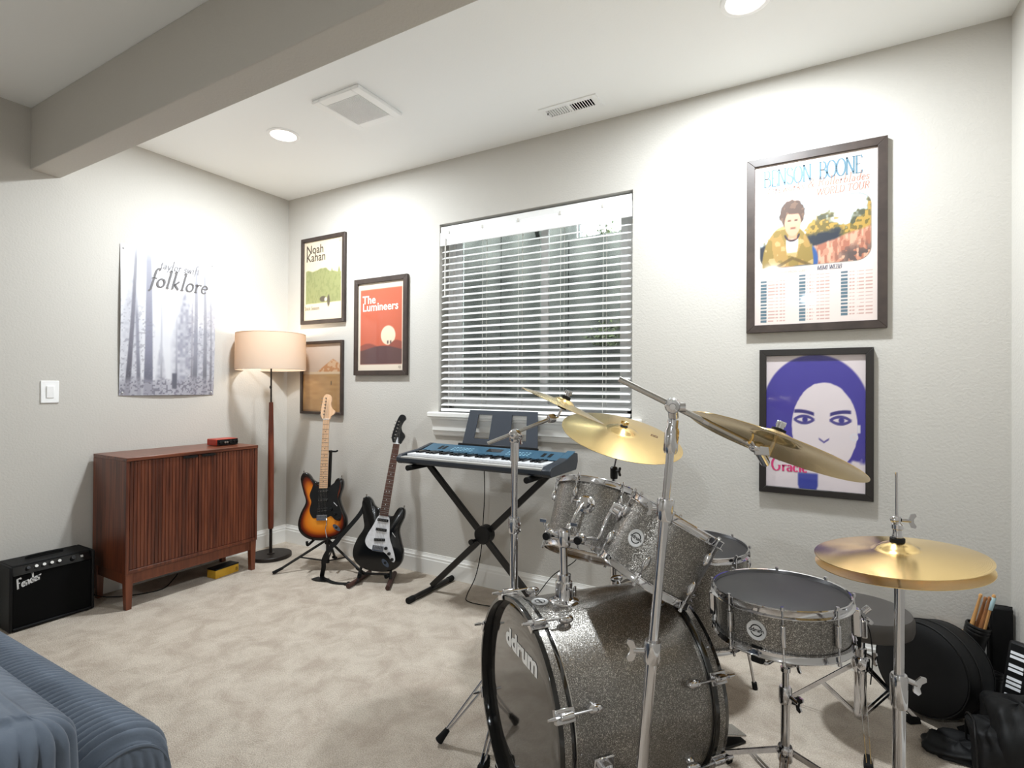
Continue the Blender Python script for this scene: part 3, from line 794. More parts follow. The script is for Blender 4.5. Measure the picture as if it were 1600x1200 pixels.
# -- large tour poster
t, w, h = framed('framed_poster', 'large dark framed pink tour poster with a seated figure on rocks', 3.400, 3.960, 1.514, 2.347, .036, 'frame')
def art(U, Vv):
    A = base(U, (241, 224, 216))
    px = (U - .5) * w; py = (Vv - .5) * h
    x0, x1, yb, yt = -.448 * w, .448 * w, -.145 * h, .245 * h; r = .055
    cx = np.clip(px, x0 + r, x1 - r); cy = np.clip(py, yb + r, yt - r)
    d = r - np.hypot(px - cx, py - cy)
    A = mixc(A, (120, 120, 110), soft(d + .0025, 500))
    P = base(U, (214, 228, 232))
    P = mixc(P, (184, 210, 226), soft(Vv - .68, 6))
    n = vnoise(U, Vv, 46, 60, 11); n2 = vnoise(U, Vv, 16, 22, 12); n3 = vnoise(U, Vv, 60, 26, 13)
    tl = .50 + .17 * U + .08 * (n2 - .5) + .045 * np.sin(U * 14) * (U > .4)
    tr = soft(tl + .045 * (n - .5) - Vv, 40)
    P = mixc(P, (120, 104, 52), tr); P = mixc(P, (186, 150, 70), tr * (n > .55)); P = mixc(P, (74, 78, 62), tr * (n2 > .55) * .9)
    P = mixc(P, (34, 42, 56), soft(.49 + .09 * U - Vv + .02 * (n - .5), 40) * soft(.72 - U, 20))
    rk = soft(.37 + .225 * (U - .12) + .02 * (n2 - .5) - Vv, 60)
    P = mixc(P, (202, 142, 116), rk); P = mixc(P, (170, 104, 82), rk * (n3 > .55) * .8); P = mixc(P, (226, 178, 150), rk * (n3 < .3) * .8)
    P = mixc(P, (96, 80, 76), rk * soft(U - .72, 8) * soft(.44 - Vv, 14) * (n > .45))
    P = mixc(P, (48, 88, 150), soft(.09 - np.hypot((U - .44) * .9, (Vv - .385) * .9)))
    A = mixc(A, (0, 0, 0), 0 * U)
    m = soft(d, 400)[..., None]
    A = A * (1 - m) + P * m
    inside = soft(Vv - .357, 200)
    jac = np.maximum(soft(1 - np.hypot((U - .285) / .215, (Vv - .375) / .235), 20), soft(.2 - abs(U - .29), 60) * soft(.48 - Vv, 60)) * inside
    A = mixc(A, (176, 140, 74), jac); A = mixc(A, (142, 120, 56), jac * (vnoise(U, Vv, 22, 14, 17) > .55) * .8); A = mixc(A, (206, 176, 120), jac * (vnoise(U, Vv, 20, 30, 18) > .7) * .8)
    fold = soft(.010 - abs(Vv - .405 + .35 * abs(U - .33)), 200) * jac
    A = mixc(A, (104, 82, 40), fold * .8)
    A = mixc(A, (238, 234, 230), soft(.05 - abs(U - .325) - .25 * np.clip(.47 - Vv, 0, 1), 90) * soft(Vv - .44, 90) * soft(.53 - Vv, 90))
    A = mixc(A, (54, 40, 48), soft(.007 - abs(np.hypot((U - .325) * .8, Vv - .56) - .048), 300) * soft(.55 - Vv, 90))
    A = mixc(A, (212, 152, 118), soft(.036 - abs(U - .33), 90) * soft(Vv - .52, 60) * soft(.60 - Vv, 60))
    hr = np.hypot((U - .325) / .105, (Vv - .672) / .088) + .16 * (n - .5)
    A = mixc(A, (86, 62, 50), soft(1 - hr, 14)); A = mixc(A, (120, 90, 70), soft(1 - hr, 14) * (n > .6) * .8)
    A = mixc(A, (222, 166, 136), soft(1 - np.hypot((U - .33) / .068, (Vv - .618) / .078), 14) * soft(.675 - Vv + .02 * (n - .5), 90))
    A = mixc(A, (120, 76, 60), soft(.022 - abs(U - .333), 90) * soft(.006 - abs(Vv - .588), 200) * .8)
    for e in (-1, 1):
        A = mixc(A, (84, 58, 48), soft(.013 - abs(U - .33 - e * .028), 100) * soft(.005 - abs(Vv - .635), 240))
    # tour dates: boxed days and thin lines of small print
    rows = np.floor((Vv - .015) / .0205); fr = (Vv - .015) / .0205 - rows
    for c, (n0, n1) in ((.055, (0, 12)), (.385, (0, 13)), (.72, (1, 13))):
        ok = (rows >= n0) & (rows <= n1)
        bx = ok & (U > c) & (U < c + .055) & (fr > .15) & (fr < .88)
        A = mixc(A, (92, 118, 132), bx * 1.0)
        sm = ok & (U > c + .065) & (U < c + .11) & (fr > .35) & (fr < .65)
        lw = .09 + .09 * vnoise(U * 0 + c, rows / 20, 9, 40, 21)
        sm2 = ok & (U > c + .245 - lw) & (U < c + .245) & (fr > .35) & (fr < .65)
        dash = vnoise(U, Vv * 0, 150, 1, 22) > .35
        A = mixc(A, (196, 150, 140), (sm | sm2) * dash * .75)
    return A
pr = raster('print', w, h, 170, 250, art, 'gloss', t); pr.location = (0, 0, .014)
teal = solid((84, 116, 132)); rust = solid((176, 124, 110))
letters('lettering', 'BENSON', h * .100, teal, pr, at(.075, .862, w, h), w=.14, t=.035, xs=.70, track=-.05)
letters('lettering', 'BOONE', h * .100, teal, pr, at(.54, .862, w, h), w=.14, t=.035, xs=.71, track=-.09)
letters('lettering', 'Fireworks & Rollerblades', h * .052, rust, pr, at(.935, .820, w, h), w=.11, t=.04, shear=.2, xs=.93, align='RIGHT', track=.02)
letters('lettering', 'WORLD TOUR', h * .040, rust, pr, at(.935, .766, w, h), w=.13, t=.045, shear=.15, xs=.95, align='RIGHT', track=.01)
letters('lettering', 'MIMI WEBB', h * .026, solid((92, 96, 110)), pr, at(.53, .318, w, h), w=.15, t=.05, shear=.2, xs=.85)
text_mesh('lettering', 'WITH SPECIAL GUEST', h * .02, solid((200, 170, 160)), pr, at(.22, .318, w, h), shear=.1, xs=.75)

# -- two-tone portrait
t, w, h = framed('framed_poster', 'black framed blue and white two-tone portrait poster', 3.458, 3.912, .757, 1.432, .030, 'frameblack')
def art(U, Vv):
    A = base(U, (233, 220, 222))
    n = vnoise(U, Vv, 26, 36, 31); n2 = vnoise(U, Vv, 8, 10, 32)
    deep = (62, 52, 154)
    hair = soft(1 - np.hypot((U - .50) / .53, (Vv - .60) / .40), 30)
    hair = np.maximum(hair, soft(.62 - Vv, 30) * soft(Vv - .20 + .05 * (n - .5), 30) * (soft(.30 - U, 30) + soft(U - .80 + .1 * (.5 - Vv), 30)))
    A = mixc(A, deep, hair)
    face = soft(1 - np.hypot((U - .60) / .325, (Vv - .46) / .335) + .02 * (n - .5), 40)
    A = mixc(A, (236, 223, 226), face)
    A = mixc(A, (236, 223, 226), soft(.22 - Vv + .05 * (n - .5), 40))
    for e, s in ((.40, 1), (.76, -1)):
        br = soft(.013 - abs(Vv - .578 - s * .10 * (U - e) * -1 + .9 * (U - e) ** 2), 160) * soft(.10 - abs(U - e), 60)
        A = mixc(A, (52, 44, 120), br)
        ey = soft(.011 - abs(abs(Vv - .518) - .026 * np.clip(1 - ((U - e) / .10) ** 2, 0, 1)), 200) * soft(.105 - abs(U - e), 60)
        A = mixc(A, (56, 48, 130), ey * .9)
        A = mixc(A, (56, 50, 138), soft(.028 - np.hypot(U - e - .01, (Vv - .518) * 1.4), 90))
    A = mixc(A, (70, 60, 140), soft(.008 - abs(Vv - .355 - .5 * abs(U - .6)), 200) * soft(.05 - abs(U - .6), 80) * .8)
    lip = soft(1 - np.hypot((U - .6) / .1, (Vv - .255) / .02), 8)
    A = mixc(A, (96, 84, 156), lip)
    nk = soft(.10 - abs(U - .44) - .5 * np.clip(.03 - Vv, 0, 1), 60) * soft(.12 - Vv, 60)
    A = mixc(A, (52, 62, 160), nk)
    er = soft(.012 - abs(np.hypot(U - .89, (Vv - .40) * 1.4) - .028), 200) + soft(.014 - abs(U - .935), 120) * soft(.03 - abs(Vv - .46), 90)
    A = mixc(A, (232, 226, 232), er)
    return A
pr = raster('print', w, h, 130, 190, art, 'gloss', t); pr.location = (0, 0, .012)
letters('lettering', 'Gracie', h * .095, solid((206, 62, 116)), pr, at(.06, .125, w, h), w=.17, t=.05, xs=.95)

# -- unframed forest poster pinned to the left wall
t = thing('unframed_poster', 'unframed misty grey forest poster pinned to the left wall', 'poster', mtx=frame((0.004, -.898, 1.645), (1, 0, 0), (0, 1, 0)))
w, h = .585, .930
def art(U, Vv):
    A = base(U, (226, 226, 232)); n = vnoise(U, Vv, 60, 90, 41); n2 = vnoise(U, Vv, 10, 16, 42)
    A = mixc(A, (240, 240, 243), soft(Vv - .75, 4) + .25 * n2)
    # hazy fir masses
    for c, wd, top, k, sd in ((.66, .17, .72, .5, 1), (.40, .09, .34, .35, 2), (.10, .12, .80, .25, 3), (.95, .12, .78, .3, 4), (.83, .1, .5, .35, 5)):
        nn = vnoise(U, Vv, 34, 46, 50 + sd)
        m = np.clip(1 - abs(U - c) / (wd * np.clip(.25 + (top - Vv) * 2.2, 0, 1) + 1e-4), 0, 1) * soft(top - Vv, 12)
        A = mixc(A, (158, 158, 172), np.clip(m * 1.8, 0, 1) * (.35 + nn * .9) * k * 1.6)
    for c, wd, col, ln, tp in ((.275, .036, (140, 140, 158), .0, 1.0), (.10, .020, (118, 116, 128), .16, 1.0), (.165, .015, (150, 150, 164), -.12, .62), (.405, .008, (196, 196, 206), .0, .8), (.775, .021, (152, 152, 164), .03, .96), (.885, .019, (152, 152, 162), -.02, .95), (.955, .010, (164, 164, 172), -.04, .7), (.735, .010, (170, 168, 178), .0, .7), (.565, .007, (176, 176, 188), .0, .5)):
        uu = c + ln * (Vv - .35) * .5
        wv = wd * (1.25 - .55 * Vv)
        m = soft(wv - abs(U - uu), 90) * soft(tp - Vv, 6)
        f = np.clip(1.15 - .55 * Vv, .35, 1)
        A = mixc(A, col, m * f)
        A = mixc(A, tuple(x * .75 for x in col), m * soft(.22 - Vv, 6) * .7)
    gr = soft(.09 + .04 * n2 - Vv, 25)
    A = mixc(A, (176, 174, 184), gr * .8); A = mixc(A, (120, 118, 130), gr * (n > .62) * .8)
    A = mixc(A, (140, 138, 150), (n > .72) * soft(abs(U - .5) - .18, 20) * soft(.6 - Vv, 5) * .45)
    fg = soft(.026 - abs(U - .545), 80) * soft(Vv - .045, 80) * soft(.155 - Vv, 80)
    A = mixc(A, (104, 104, 116), fg)
    return A
def curl(U, Vv):
    return .018 * np.sin(np.pi * Vv) * (.25 + .75 * abs(U - .5) * 2) * .8 + .010 * np.sin(np.pi * U) * (1 - Vv) ** 3
pr = raster('sheet', w, h, 130, 200, art, 'paper', t, zf=curl)
def on_sheet(u, v, size=0):
    return M.Translation(((u - .5) * w, (v - .5) * h, float(curl(np.array(u), np.array(v))) + .004))
ink = solid((104, 102, 104)); ink2 = solid((132, 130, 134))
letters('lettering', 'folklore', .118, ink, pr, on_sheet(.275, .752), w=.105, t=.045, shear=.28, xs=.93, track=.02)
letters('lettering', 'taylor swift', .058, ink2, pr, on_sheet(.385, .885), w=.095, t=.04, shear=.28, xs=.88, track=.03)
for u, v in ((.03, .975), (.97, .975), (.03, .02), (.97, .02)):
    q = on_sheet(u, v); MB().lathe([(0, .004), (.004, .0035), (.006, 0), (0, 0)], 12, q).build('pin', 'sil', t)

# ================================================================== cabinet by the left wall
CY0, CY1, CX0, CX1, CZ0, CZT = -1.325, -.532, .022, .402, .200, .842
t = thing('sideboard', 'walnut sideboard with two fluted doors against the left wall', 'sideboard', (0, 0, 0))
b = MB(); b.span((CX0, CY0, CZT - .020), (CX1 + .004, CY1, CZT)); b.build('top', 'walnuttop', t, bevel=0.002)
for y in (CY0, CY1 - .018):
    MB().span((CX0, y, CZ0), (CX1, y + .018, CZT - .020)).build('side_panel', 'walnut', t, bevel=0.0015)
MB().span((CX0, CY0 + .018, CZ0), (CX1, CY1 - .018, CZ0 + .018)).build('bottom_panel', 'walnut', t, bevel=0.0015)
MB().span((CX0, CY0 + .018, CZ0 + .018), (CX0 + .006, CY1 - .018, CZT - .02)).build('back_panel', 'walnut', t)
ym = (CY0 + CY1) / 2; zb, zt = CZ0 + .021, CZT - .023
for s, (ya, yb) in ((-1, (CY0 + .020, ym - .0015)), (1, (ym + .0015, CY1 - .020))):
    n = 20; p = (yb - ya) / n; xf = CX1 - .004
    line = []
    for k in range(n):
        y = ya + k * p
        line += [(xf - .0035, y + .0004), (xf, y + .0022), (xf, y + p - .0022), (xf - .0035, y + p - .0004)]
    poly = [(xf - .018, ya)] + line + [(xf - .018, yb)]
    d = MB().prism([(x, y) for x, y in poly], zb, zt - .0).build('door', 'walnut', t, smooth=False)
    yh = ym + s * .055
    hb = MB(); hb.span((xf - .010, yh - .042, zt - .002), (xf + .016, yh + .042, zt + .0005)); hb.span((xf + .013, yh - .042, zt - .013), (xf + .016, yh + .042, zt + .0005))
    hb.build('handle', 'blackmetal', d, bevel=0.0008)
for x in (CX0 + .005, CX1 - .045):
    for y in (CY0 + .003, CY1 - .043):
        b = MB(); x2 = x + .04; y2 = y + .04; q = .006
        b.add([(x + q, y + q, 0), (x2 - q * (x > .2) * .2, y + q, 0), (x2 - q * (x > .2) * .2, y2 - q, 0), (x + q, y2 - q, 0), (x, y, CZ0), (x2, y, CZ0), (x2, y2, CZ0), (x, y2, CZ0)],
              [(0, 3, 2, 1), (4, 5, 6, 7), (0, 1, 5, 4), (1, 2, 6, 5), (2, 3, 7, 6), (3, 0, 4, 7)])
        b.build('leg', 'walnutleg', t, bevel=0.002)
for x in (CX0 + .012, CX1 - .030):
    MB().span((x, CY0 + .043, CZ0 - .062), (x + .018, CY1 - .043, CZ0)).build('rail', 'walnutleg', t, bevel=0.0015)
for y in (CY0 + .012, CY1 - .030):
    MB().span((CX0 + .045, y, CZ0 - .062), (CX1 - .045, y + .018, CZ0)).build('rail', 'walnutleg', t, bevel=0.0015)

# audio interface on top
t = thing('audio_interface', 'small red audio interface with black knobbed front on the sideboard', 'audio interface', (.20, -.655, CZT))
MB().span((-.055, -.075, .002), (.055, .075, .045)).build('body', 'red', t, bevel=0.004)
MB().span((.0552, -.072, .004), (.058, .072, .043)).build('front_panel', 'black', t, bevel=0.001)
for y, r, mt_ in ((-.052, .010, 'blackgloss'), (-.024, .007, 'satin'), (-.008, .007, 'satin'), (.016, .012, 'blackgloss'), (.042, .008, 'black'), (.060, .007, 'blackgloss')):
    MB().lathe([(0, .012), (r * .9, .012), (r, .010), (r, 0), (0, 0)], 16, frame((.058, y, .024), (1, 0, 0), (0, 1, 0))).build('knob', mt_, t)
# yellow box beneath
t = thing('yellow_box', 'small yellow box with a black lid lying under the sideboard', 'box', (.30, -.705, 0), (0, 0, R_(6)))
MB().span((-.04, -.085, 0), (.04, .085, .052)).build('body', 'yellow', t, bevel=0.002)
MB().span((-.041, -.086, .052), (.041, .086, .060)).build('lid', 'black', t, bevel=0.002)
text_mesh('lettering', 'B', .03, solid((60, 44, 20)), t, frame((.0406, .06, .014), (1, 0, 0), (0, 1, 0)))

# ================================================================== guitar amplifier
t = thing('guitar_amplifier', 'black combo guitar amplifier standing on the carpet beside the sideboard', 'amplifier', mtx=frame((.0, -1.570, 0), (0, 0, 1), (1, 0, 0)))
ay = .180; az = .330; ax0, ax1 = .022, .215
b = MB()
sec = [(ax0, .006), (ax1, .006), (ax1, az - .010), (ax1 - .012, az), (ax0, az)]
hollow = MB()
hollow.span((ax0, -ay, .006), (ax1, -ay + .014, az)); hollow.span((ax0, ay - .014, .006), (ax1, ay, az)); hollow.span((ax0, -ay + .014, .006), (ax1, ay - .014, .020))
hollow.span((ax0, -ay + .014, az - .014), (ax1 - .03, ay - .014, az)); hollow.span((ax0, -ay + .014, .020), (ax0 + .01, ay - .014, az - .014))
hollow.build('cabinet', 'tolex', t, bevel=0.006)
MB().span((ax1 - .022, -ay + .0145, .0205), (ax1 - .008, ay - .0145, az - .052)).build('grille', 'grille', t, bevel=0.002)
m = M.Translation((ax1 - .018, 0, az - .030)) @ M.Rotation(R_(-34), 4, 'Y')
MB().box((0, 0, 0), (.008, 2 * ay - .030, .046), m).build('control_panel', 'blackgloss', t)
for k in range(5):
    kb = MB(); mm = m @ M.Translation((.004, -.105 + k * .032, .002)) @ M.Rotation(R_(90), 4, 'Y')
    kb.lathe([(0, .014), (.0075, .014), (.0085, .011), (.0095, 0), (0, 0)], 16, mm)
    o = kb.build('knob', 'satin' if k else 'black', t)
MB().lathe([(0, .014), (.010, .014), (.012, 0), (0, 0)], 16, m @ M.Translation((.004, .085, .002)) @ M.Rotation(R_(90), 4, 'Y')).build('encoder', 'black', t)
MB().box((.0045, .125, .004), (.002, .012, .012), m).build('jack', 'satin', t)
MB().span((.075, -.075, az), (.105, .075, az + .002)).build('handle_recess', 'grille', t)
b = MB(); b.tube(spline([(.09, -.078, az), (.09, -.06, az + .010), (.09, .06, az + .010), (.09, .078, az)], 6), .006, 8); b.build('handle', 'rubber', t)
for y in (-.15, .15):
    for x in (.05, .19):
        MB().lathe([(0, 0), (.012, 0), (.010, .0065), (0, .0065)], 12, M.Translation((x, y, 0))).build('foot', 'rubber', t)
lg = letters('logo_lettering', 'Fender', .046, 'sil', t, frame((ax1 - .0075, -.150, az - .115), (1, 0, 0), (0, 1, 0)) @ M.Rotation(R_(15), 4, 'Z'), w=.2, t=.12, shear=.25, xs=.82, track=-.03)

# ================================================================== floor lamp in the corner
t = thing('floor_lamp', 'floor lamp with a linen drum shade and red wood pole in the corner', 'lamp', (.252, -.318, 0), (R_(-.4), R_(-1.1), 0))
MB().lathe([(0, 0), (.138, 0), (.142, .003), (.142, .022), (.139, .025), (0, .025)], 48).build('base', 'bronze', t)
b = MB(); b.lathe([(0, .025), (.026, .025), (.026, .029), (.0105, .031), (.0105, .215), (0, .215)], 20); b.build('lower_pole', 'bronze', t)
MB().lathe([(0, .205), (.017, .205), (.0195, .214), (.020, .24), (.0215, .60), (.019, .9), (.0145, 1.125), (0, 1.125)], 24).build('wood_pole', 'lampwood', t)
MB().lathe([(0, 1.125), (.006, 1.125), (.006, 1.42), (0, 1.42)], 16).build('upper_pole', 'bronze', t)
MB().ball((.012, -.012, 1.235), (.009, .009, .014), 12).build('switch', 'bronze', t)
sz0, sz1, sr = 1.362, 1.622, .240
MB().lathe([(sr, sz0), (sr - .003, sz1), (sr - .0045, sz1), (sr - .0015, sz0)], 64, closed=True).build('lamp_shade', 'shade', t)
b = MB(); b.tube([((sr - .002) * math.cos(a / 48 * 6.2832), (sr - .002) * math.sin(a / 48 * 6.2832), sz0) for a in range(48)], .0028, 6, closed=True)
b.tube([((sr - .004) * math.cos(a / 48 * 6.2832), (sr - .004) * math.sin(a / 48 * 6.2832), sz1) for a in range(48)], .0028, 6, closed=True)
b.build('shade_ring', 'shade', t)
b = MB()
for k in range(3):
    a = k * 2.094; b.tube([(0, 0, sz1 - .06), (sr * .5 * math.cos(a), sr * .5 * math.sin(a), sz1 - .03), ((sr - .005) * math.cos(a), (sr - .005) * math.sin(a), sz1)], .002, 6)
b.build('shade_spider', 'satin', t)
MB().lathe([(0, 1.40), (.016, 1.40), (.018, 1.455), (.012, 1.46), (0, 1.46)], 16).build('socket', 'white', t)
MB().lathe([(0, 1.46), (.012, 1.46), (.016, 1.475), (.030, 1.51), (.030, 1.53), (.018, 1.552), (0, 1.557)], 20).build('bulb', 'bulb', t)
L = bpy.data.lights.new('bulb_lamp', 'POINT'); L.energy = LAMP_POWER; L.color = (1.0, .86, .68); L.shadow_soft_size = .045
lo = bpy.data.objects.new('bulb_lamp', L); COL.objects.link(lo); lo.parent = t; lo.location = (0, 0, 1.60)

# ================================================================== guitars
OUT = [(0, 0), (-.09, .012), (-.150, .055), (-.166, .115), (-.150, .185), (-.120, .255), (-.138, .320), (-.158, .385), (-.162, .420), (-.150, .447), (-.130, .452), (-.106, .438), (-.084, .408), (-.056, .389), (-.038, .386),
       (-.030, .364), (.030, .350), (.048, .350), (.066, .360), (.073, .384), (.088, .408), (.112, .411), (.128, .394), (.130, .350), (.112, .275), (.135, .205), (.163, .140), (.158, .070), (.105, .018)]
def guitar_body(t, rings, mt):
    o = [(p.x, p.y) for p in spline([(x, y, 0) for x, y in OUT], 5, closed=True)]
    c = (0, .175); b = MB(); n = len(o)
    allv = []; cols = []
    for sc, z, col in rings:
        for x, y in o:
            px = c[0] + (x - c[0]) * sc; py = c[1] + (y - c[1]) * sc
            allv.append((px, py, z)); cols.append(col)
    fs = []
    for i in range(len(rings) - 1):
        for k in range(n):
            fs.append((i * n + k, i * n + (k + 1) % n, (i + 1) * n + (k + 1) % n, (i + 1) * n + k))
    fs.append(tuple(range(n))); fs.append(tuple((len(rings) - 1) * n + k for k in range(n)))
    b.v = allv; b.f = fs; b.c = cols
    return b.build('body', mt, t, angle=50)

def guitar(name, label, base, ang, lean, yaw, sunburst):
    face = M.Translation(base) @ M.Rotation(yaw, 4, 'Z') @ M.Rotation(R_(90) - lean, 4, 'X') @ M.Rotation(ang, 4, 'Z')
    t = thing(name, label, 'guitar', mtx=face)
    k0 = lin((14, 10, 8)); br = lin((112, 38, 12)); am = lin((206, 112, 26)); a2 = lin((222, 140, 44))
    if sunburst:
        rings = [(.97, -.022, k0), (1.0, -.014, k0), (1.0, .014, k0), (.985, .020, k0), (.955, .022, k0), (.90, .0225, lin((30, 14, 8))), (.81, .0225, br), (.66, .0225, am), (.45, .0225, a2), (.1, .0225, a2)]
    else:
        kk = lin((9, 9, 10)); rings = [(.97, -.022, kk), (1.0, -.014, kk), (1.0, .014, kk), (.985, .020, kk), (.955, .022, kk), (.1, .0225, kk)]
    guitar_body(t, rings, 'burst')
    # pickguard
    if sunburst:
        pg = [(-.062, .392), (-.048, .362), (.032, .352), (.055, .366), (.088, .390), (.106, .392), (.110, .350), (.098, .280), (.118, .215), (.132, .165), (.122, .128), (.090, .135), (.060, .160), (.030, .150), (-.035, .148), (-.066, .152), (-.088, .200), (-.078, .255), (-.092, .300), (-.078, .345)]
        pgm = 'black'
    else:
        pg = [(-.030, .345), (.030, .345), (.048, .300), (.062, .220), (.092, .160), (.120, .100), (.118, .074), (.100, .078), (.070, .108), (.030, .128), (-.030, .128), (-.068, .140), (-.092, .172), (-.086, .215), (-.060, .275)]
        pgm = 'guard'
    o2 = [(p.x, p.y) for p in spline([(x, y, 0) for x, y in pg], 4, closed=True)]
    MB().prism(o2, .0225, .0248).build('pickguard', pgm, t, smooth=False)
    # neck, fretboard with frets, headstock
    nut = .815
    b = MB(); n = 10; vs = []; 
    for i, (y, w_) in enumerate(((.355, .056), (nut, .042))):
        for k in range(n + 1):
            a = math.pi * k / n
            vs.append((-math.cos(a) * w_ / 2, y, .022 - math.sin(a) * .019))
    b.add(vs, [(k, k + 1, n + 1 + k + 1, n + 1 + k) for k in range(n)] + [(0, n, 2 * n + 1, n + 1), tuple(range(n + 1)), tuple(range(n + 1, 2 * n + 2))])
    b.build('neck', 'maple', t)
    fb = MB(); fb.add([(-.028, .345, .022), (.028, .345, .022), (.021, nut, .022), (-.021, nut, .022), (-.028, .345, .0285), (.028, .345, .0285), (.021, nut, .0285), (-.021, nut, .0285)],
                      [(0, 3, 2, 1), (4, 5, 6, 7), (0, 1, 5, 4), (1, 2, 6, 5), (2, 3, 7, 6), (3, 0, 4, 7)])
    f_ = fb.build('fretboard', 'maple' if sunburst else 'rosewood', t, smooth=False)
    fr = MB(); dots = MB(); L_ = .648; ys = []
    for k in range(1, 22):
        y = nut - L_ * (1 - 2 ** (-k / 12)); ys.append(y)
        if y > .35:
            fr.box((0, y, .0290), (.0415 + .014 * (nut - y) / .47, .0018, .0016))
    fr.build('frets', 'satin', f_)
    for k in (3, 5, 7, 9, 12, 15, 17, 19):
        y = (ys[k - 1] + ys[k - 2]) / 2
        for dx in ((-.01, .01) if k == 12 else (0,)):
            dots.lathe([(0, .0003), (.003, .0003), (.003, 0), (0, 0)], 10, M.Translation((dx, y, .0285)))
    dots.build('inlay_dots', 'black' if sunburst else 'sil', f_)
    if sunburst:
        hd = [(-.021, nut), (.021, nut), (.030, nut + .020), (.052, nut + .038), (.056, nut + .056), (.043, nut + .066), (.030, nut + .085), (.026, nut + .110), (.030, nut + .135), (.022, nut + .165), (-.004, nut + .176), (-.022, nut + .165), (-.030, nut + .140), (-.042, nut + .050), (-.038, nut + .020)]
    else:
        hd = [(-.021, nut), (.021, nut), (.034, nut + .022), (.046, nut + .050), (.038, nut + .070), (.020, nut + .086), (.010, nut + .115), (.020, nut + .150), (.032, nut + .170), (.022, nut + .192), (-.002, nut + .196), (-.018, nut + .175), (-.032, nut + .120), (-.042, nut + .050), (-.036, nut + .020)]
    o3 = [(p.x, p.y) for p in spline([(x, y, 0) for x, y in hd], 4, closed=True)]
    hs = MB().prism(o3, .006, .020).build('headstock', 'maple' if sunburst else 'black', t, smooth=False)
    if not sunburst:
        MB().prism([(-.010, nut + .002), (.010, nut + .002), (.002, nut + .042), (-.002, nut + .042)], .020, .0208).build('truss_cover', 'guard', hs, smooth=False)
    MB().box((0, nut, .0265), (.042, .005, .008)).build('nut', 'white', t)
    for k in range(6):
        y = nut + .034 + k * .0225; xe = -.034 + k * .0022
        b = MB(); b.lathe([(0, .034), (.0035, .034), (.0035, .02), (.006, .02), (.006, .018), (0, .018)], 10, M.Translation((xe + .016, y, 0)))
        b.tube([(xe, y, .012), (xe - .012, y, .012)], .0018, 6); b.box((xe - .014, y, .012), (.006, .0055, .008))
        b.build('tuner', 'satin', t)
    # pickups
    ypk = (.325, .265, .195) if sunburst else (.318, .258, .195)
    for k, y in enumerate(ypk):
        b = MB(); mm = M.Translation((0, y, 0)) @ M.Rotation(R_(6 if k == 2 else 0), 4, 'Z')
        hgt = .034 if (k == 2 and sunburst) else .018
        b.box((0, 0, .027), (.072, hgt, .008), mm)
        pk = b.build('pickup', 'black', t, bevel=0.003)
        q = MB()
        for j in range(6):
            q.lathe([(0, .0008), (.0024, .0008), (.0024, 0), (0, 0)], 8, mm @ M.Translation((-.026 + j * .0104, 0, .031)))
        q.build('pole_pieces', 'satin', pk)
    yb_ = .150 if sunburst else .142
    b = MB(); b.box((0, yb_, .028), (.072, .036, .008)); 
    for j in range(6):
        b.box((-.026 + j * .0104, yb_ + .004, .033), (.008, .024, .004))
    b.build('bridge', 'chrome', t, bevel=0.001)
    st = MB()
    for j in range(6):
        st.tube([(-.026 + j * .0104, yb_, .036), (-.0175 + j * .007, nut, .032), (-.012 + j * .004, nut + .04 + j * .02, .030)], .0006, 4)
    st.build('strings', 'satin', t)
    ctl = ((.062, .205), (.090, .175), (.115, .140)) if sunburst else ((.052, .150), (.078, .120), (.103, .088))
    for x, y in ctl:
        MB().lathe([(0, .044), (.0075, .044), (.009, .040), (.0105, .025), (0, .025)], 16, M.Translation((x, y, 0))).build('knob', 'black', t)
    b = MB(); b.tube([(.075, .250, .0255), (.100, .225, .0255)], .002, 6); b.tube([(.085, .241, .025), (.086, .242, .040)], .0022, 6); b.build('selector_switch', 'sil', t)
    jx, jy = (.100, .085) if sunburst else (.062, .062)
    jm = M.Translation((jx, jy, .0228)) @ M.Rotation(R_(-38), 4, 'Z')
    o4 = [(.030 * math.cos(a) * (1.15 if math.cos(a) > 0 else 1), .014 * math.sin(a)) for a in [k * 6.2832 / 24 for k in range(24)]]
    jp = MB().prism(o4, 0, .003, jm).build('jack_plate', 'chrome', t)
    MB().lathe([(0, .004), (.008, .004), (.009, .003), (0, .003)], 14, jm).build('jack_socket', 'blackmetal', jp)
    if sunburst:
        b = MB(); b.tube(spline([(.034, .142, .034), (.040, .120, .046), (.036, .070, .050), (.052, .010, .052)], 6), .0028, 8); b.build('tremolo_arm', 'chrome', t)
        b = MB(); b.tube([(.049, .022, .052), (.056, -.004, .052)], .005, 8); b.build('tremolo_tip', 'black', t)
    for x, y in ((-.146, .452), (.118, .415)):
        b = MB(); b.tube([(x, y - .004, 0), (x - .002, y + .012, 0)], (.003, .006), 8); b.build('strap_button', 'satin', t)
    return t, face

YAW1 = math.atan2(.80, .60) * 0 + R_(33)
g1, G1 = guitar('electric_guitar', 'sunburst electric guitar with black pickguard and maple neck on a tripod stand', (.815, -.335, .208), R_(1.5), R_(9), R_(28), True)
g2, G2 = guitar('electric_guitar', 'glossy black electric guitar with white pickguard and rosewood neck', (1.262, -.300, .070), R_(-6), R_(12), R_(24), False)

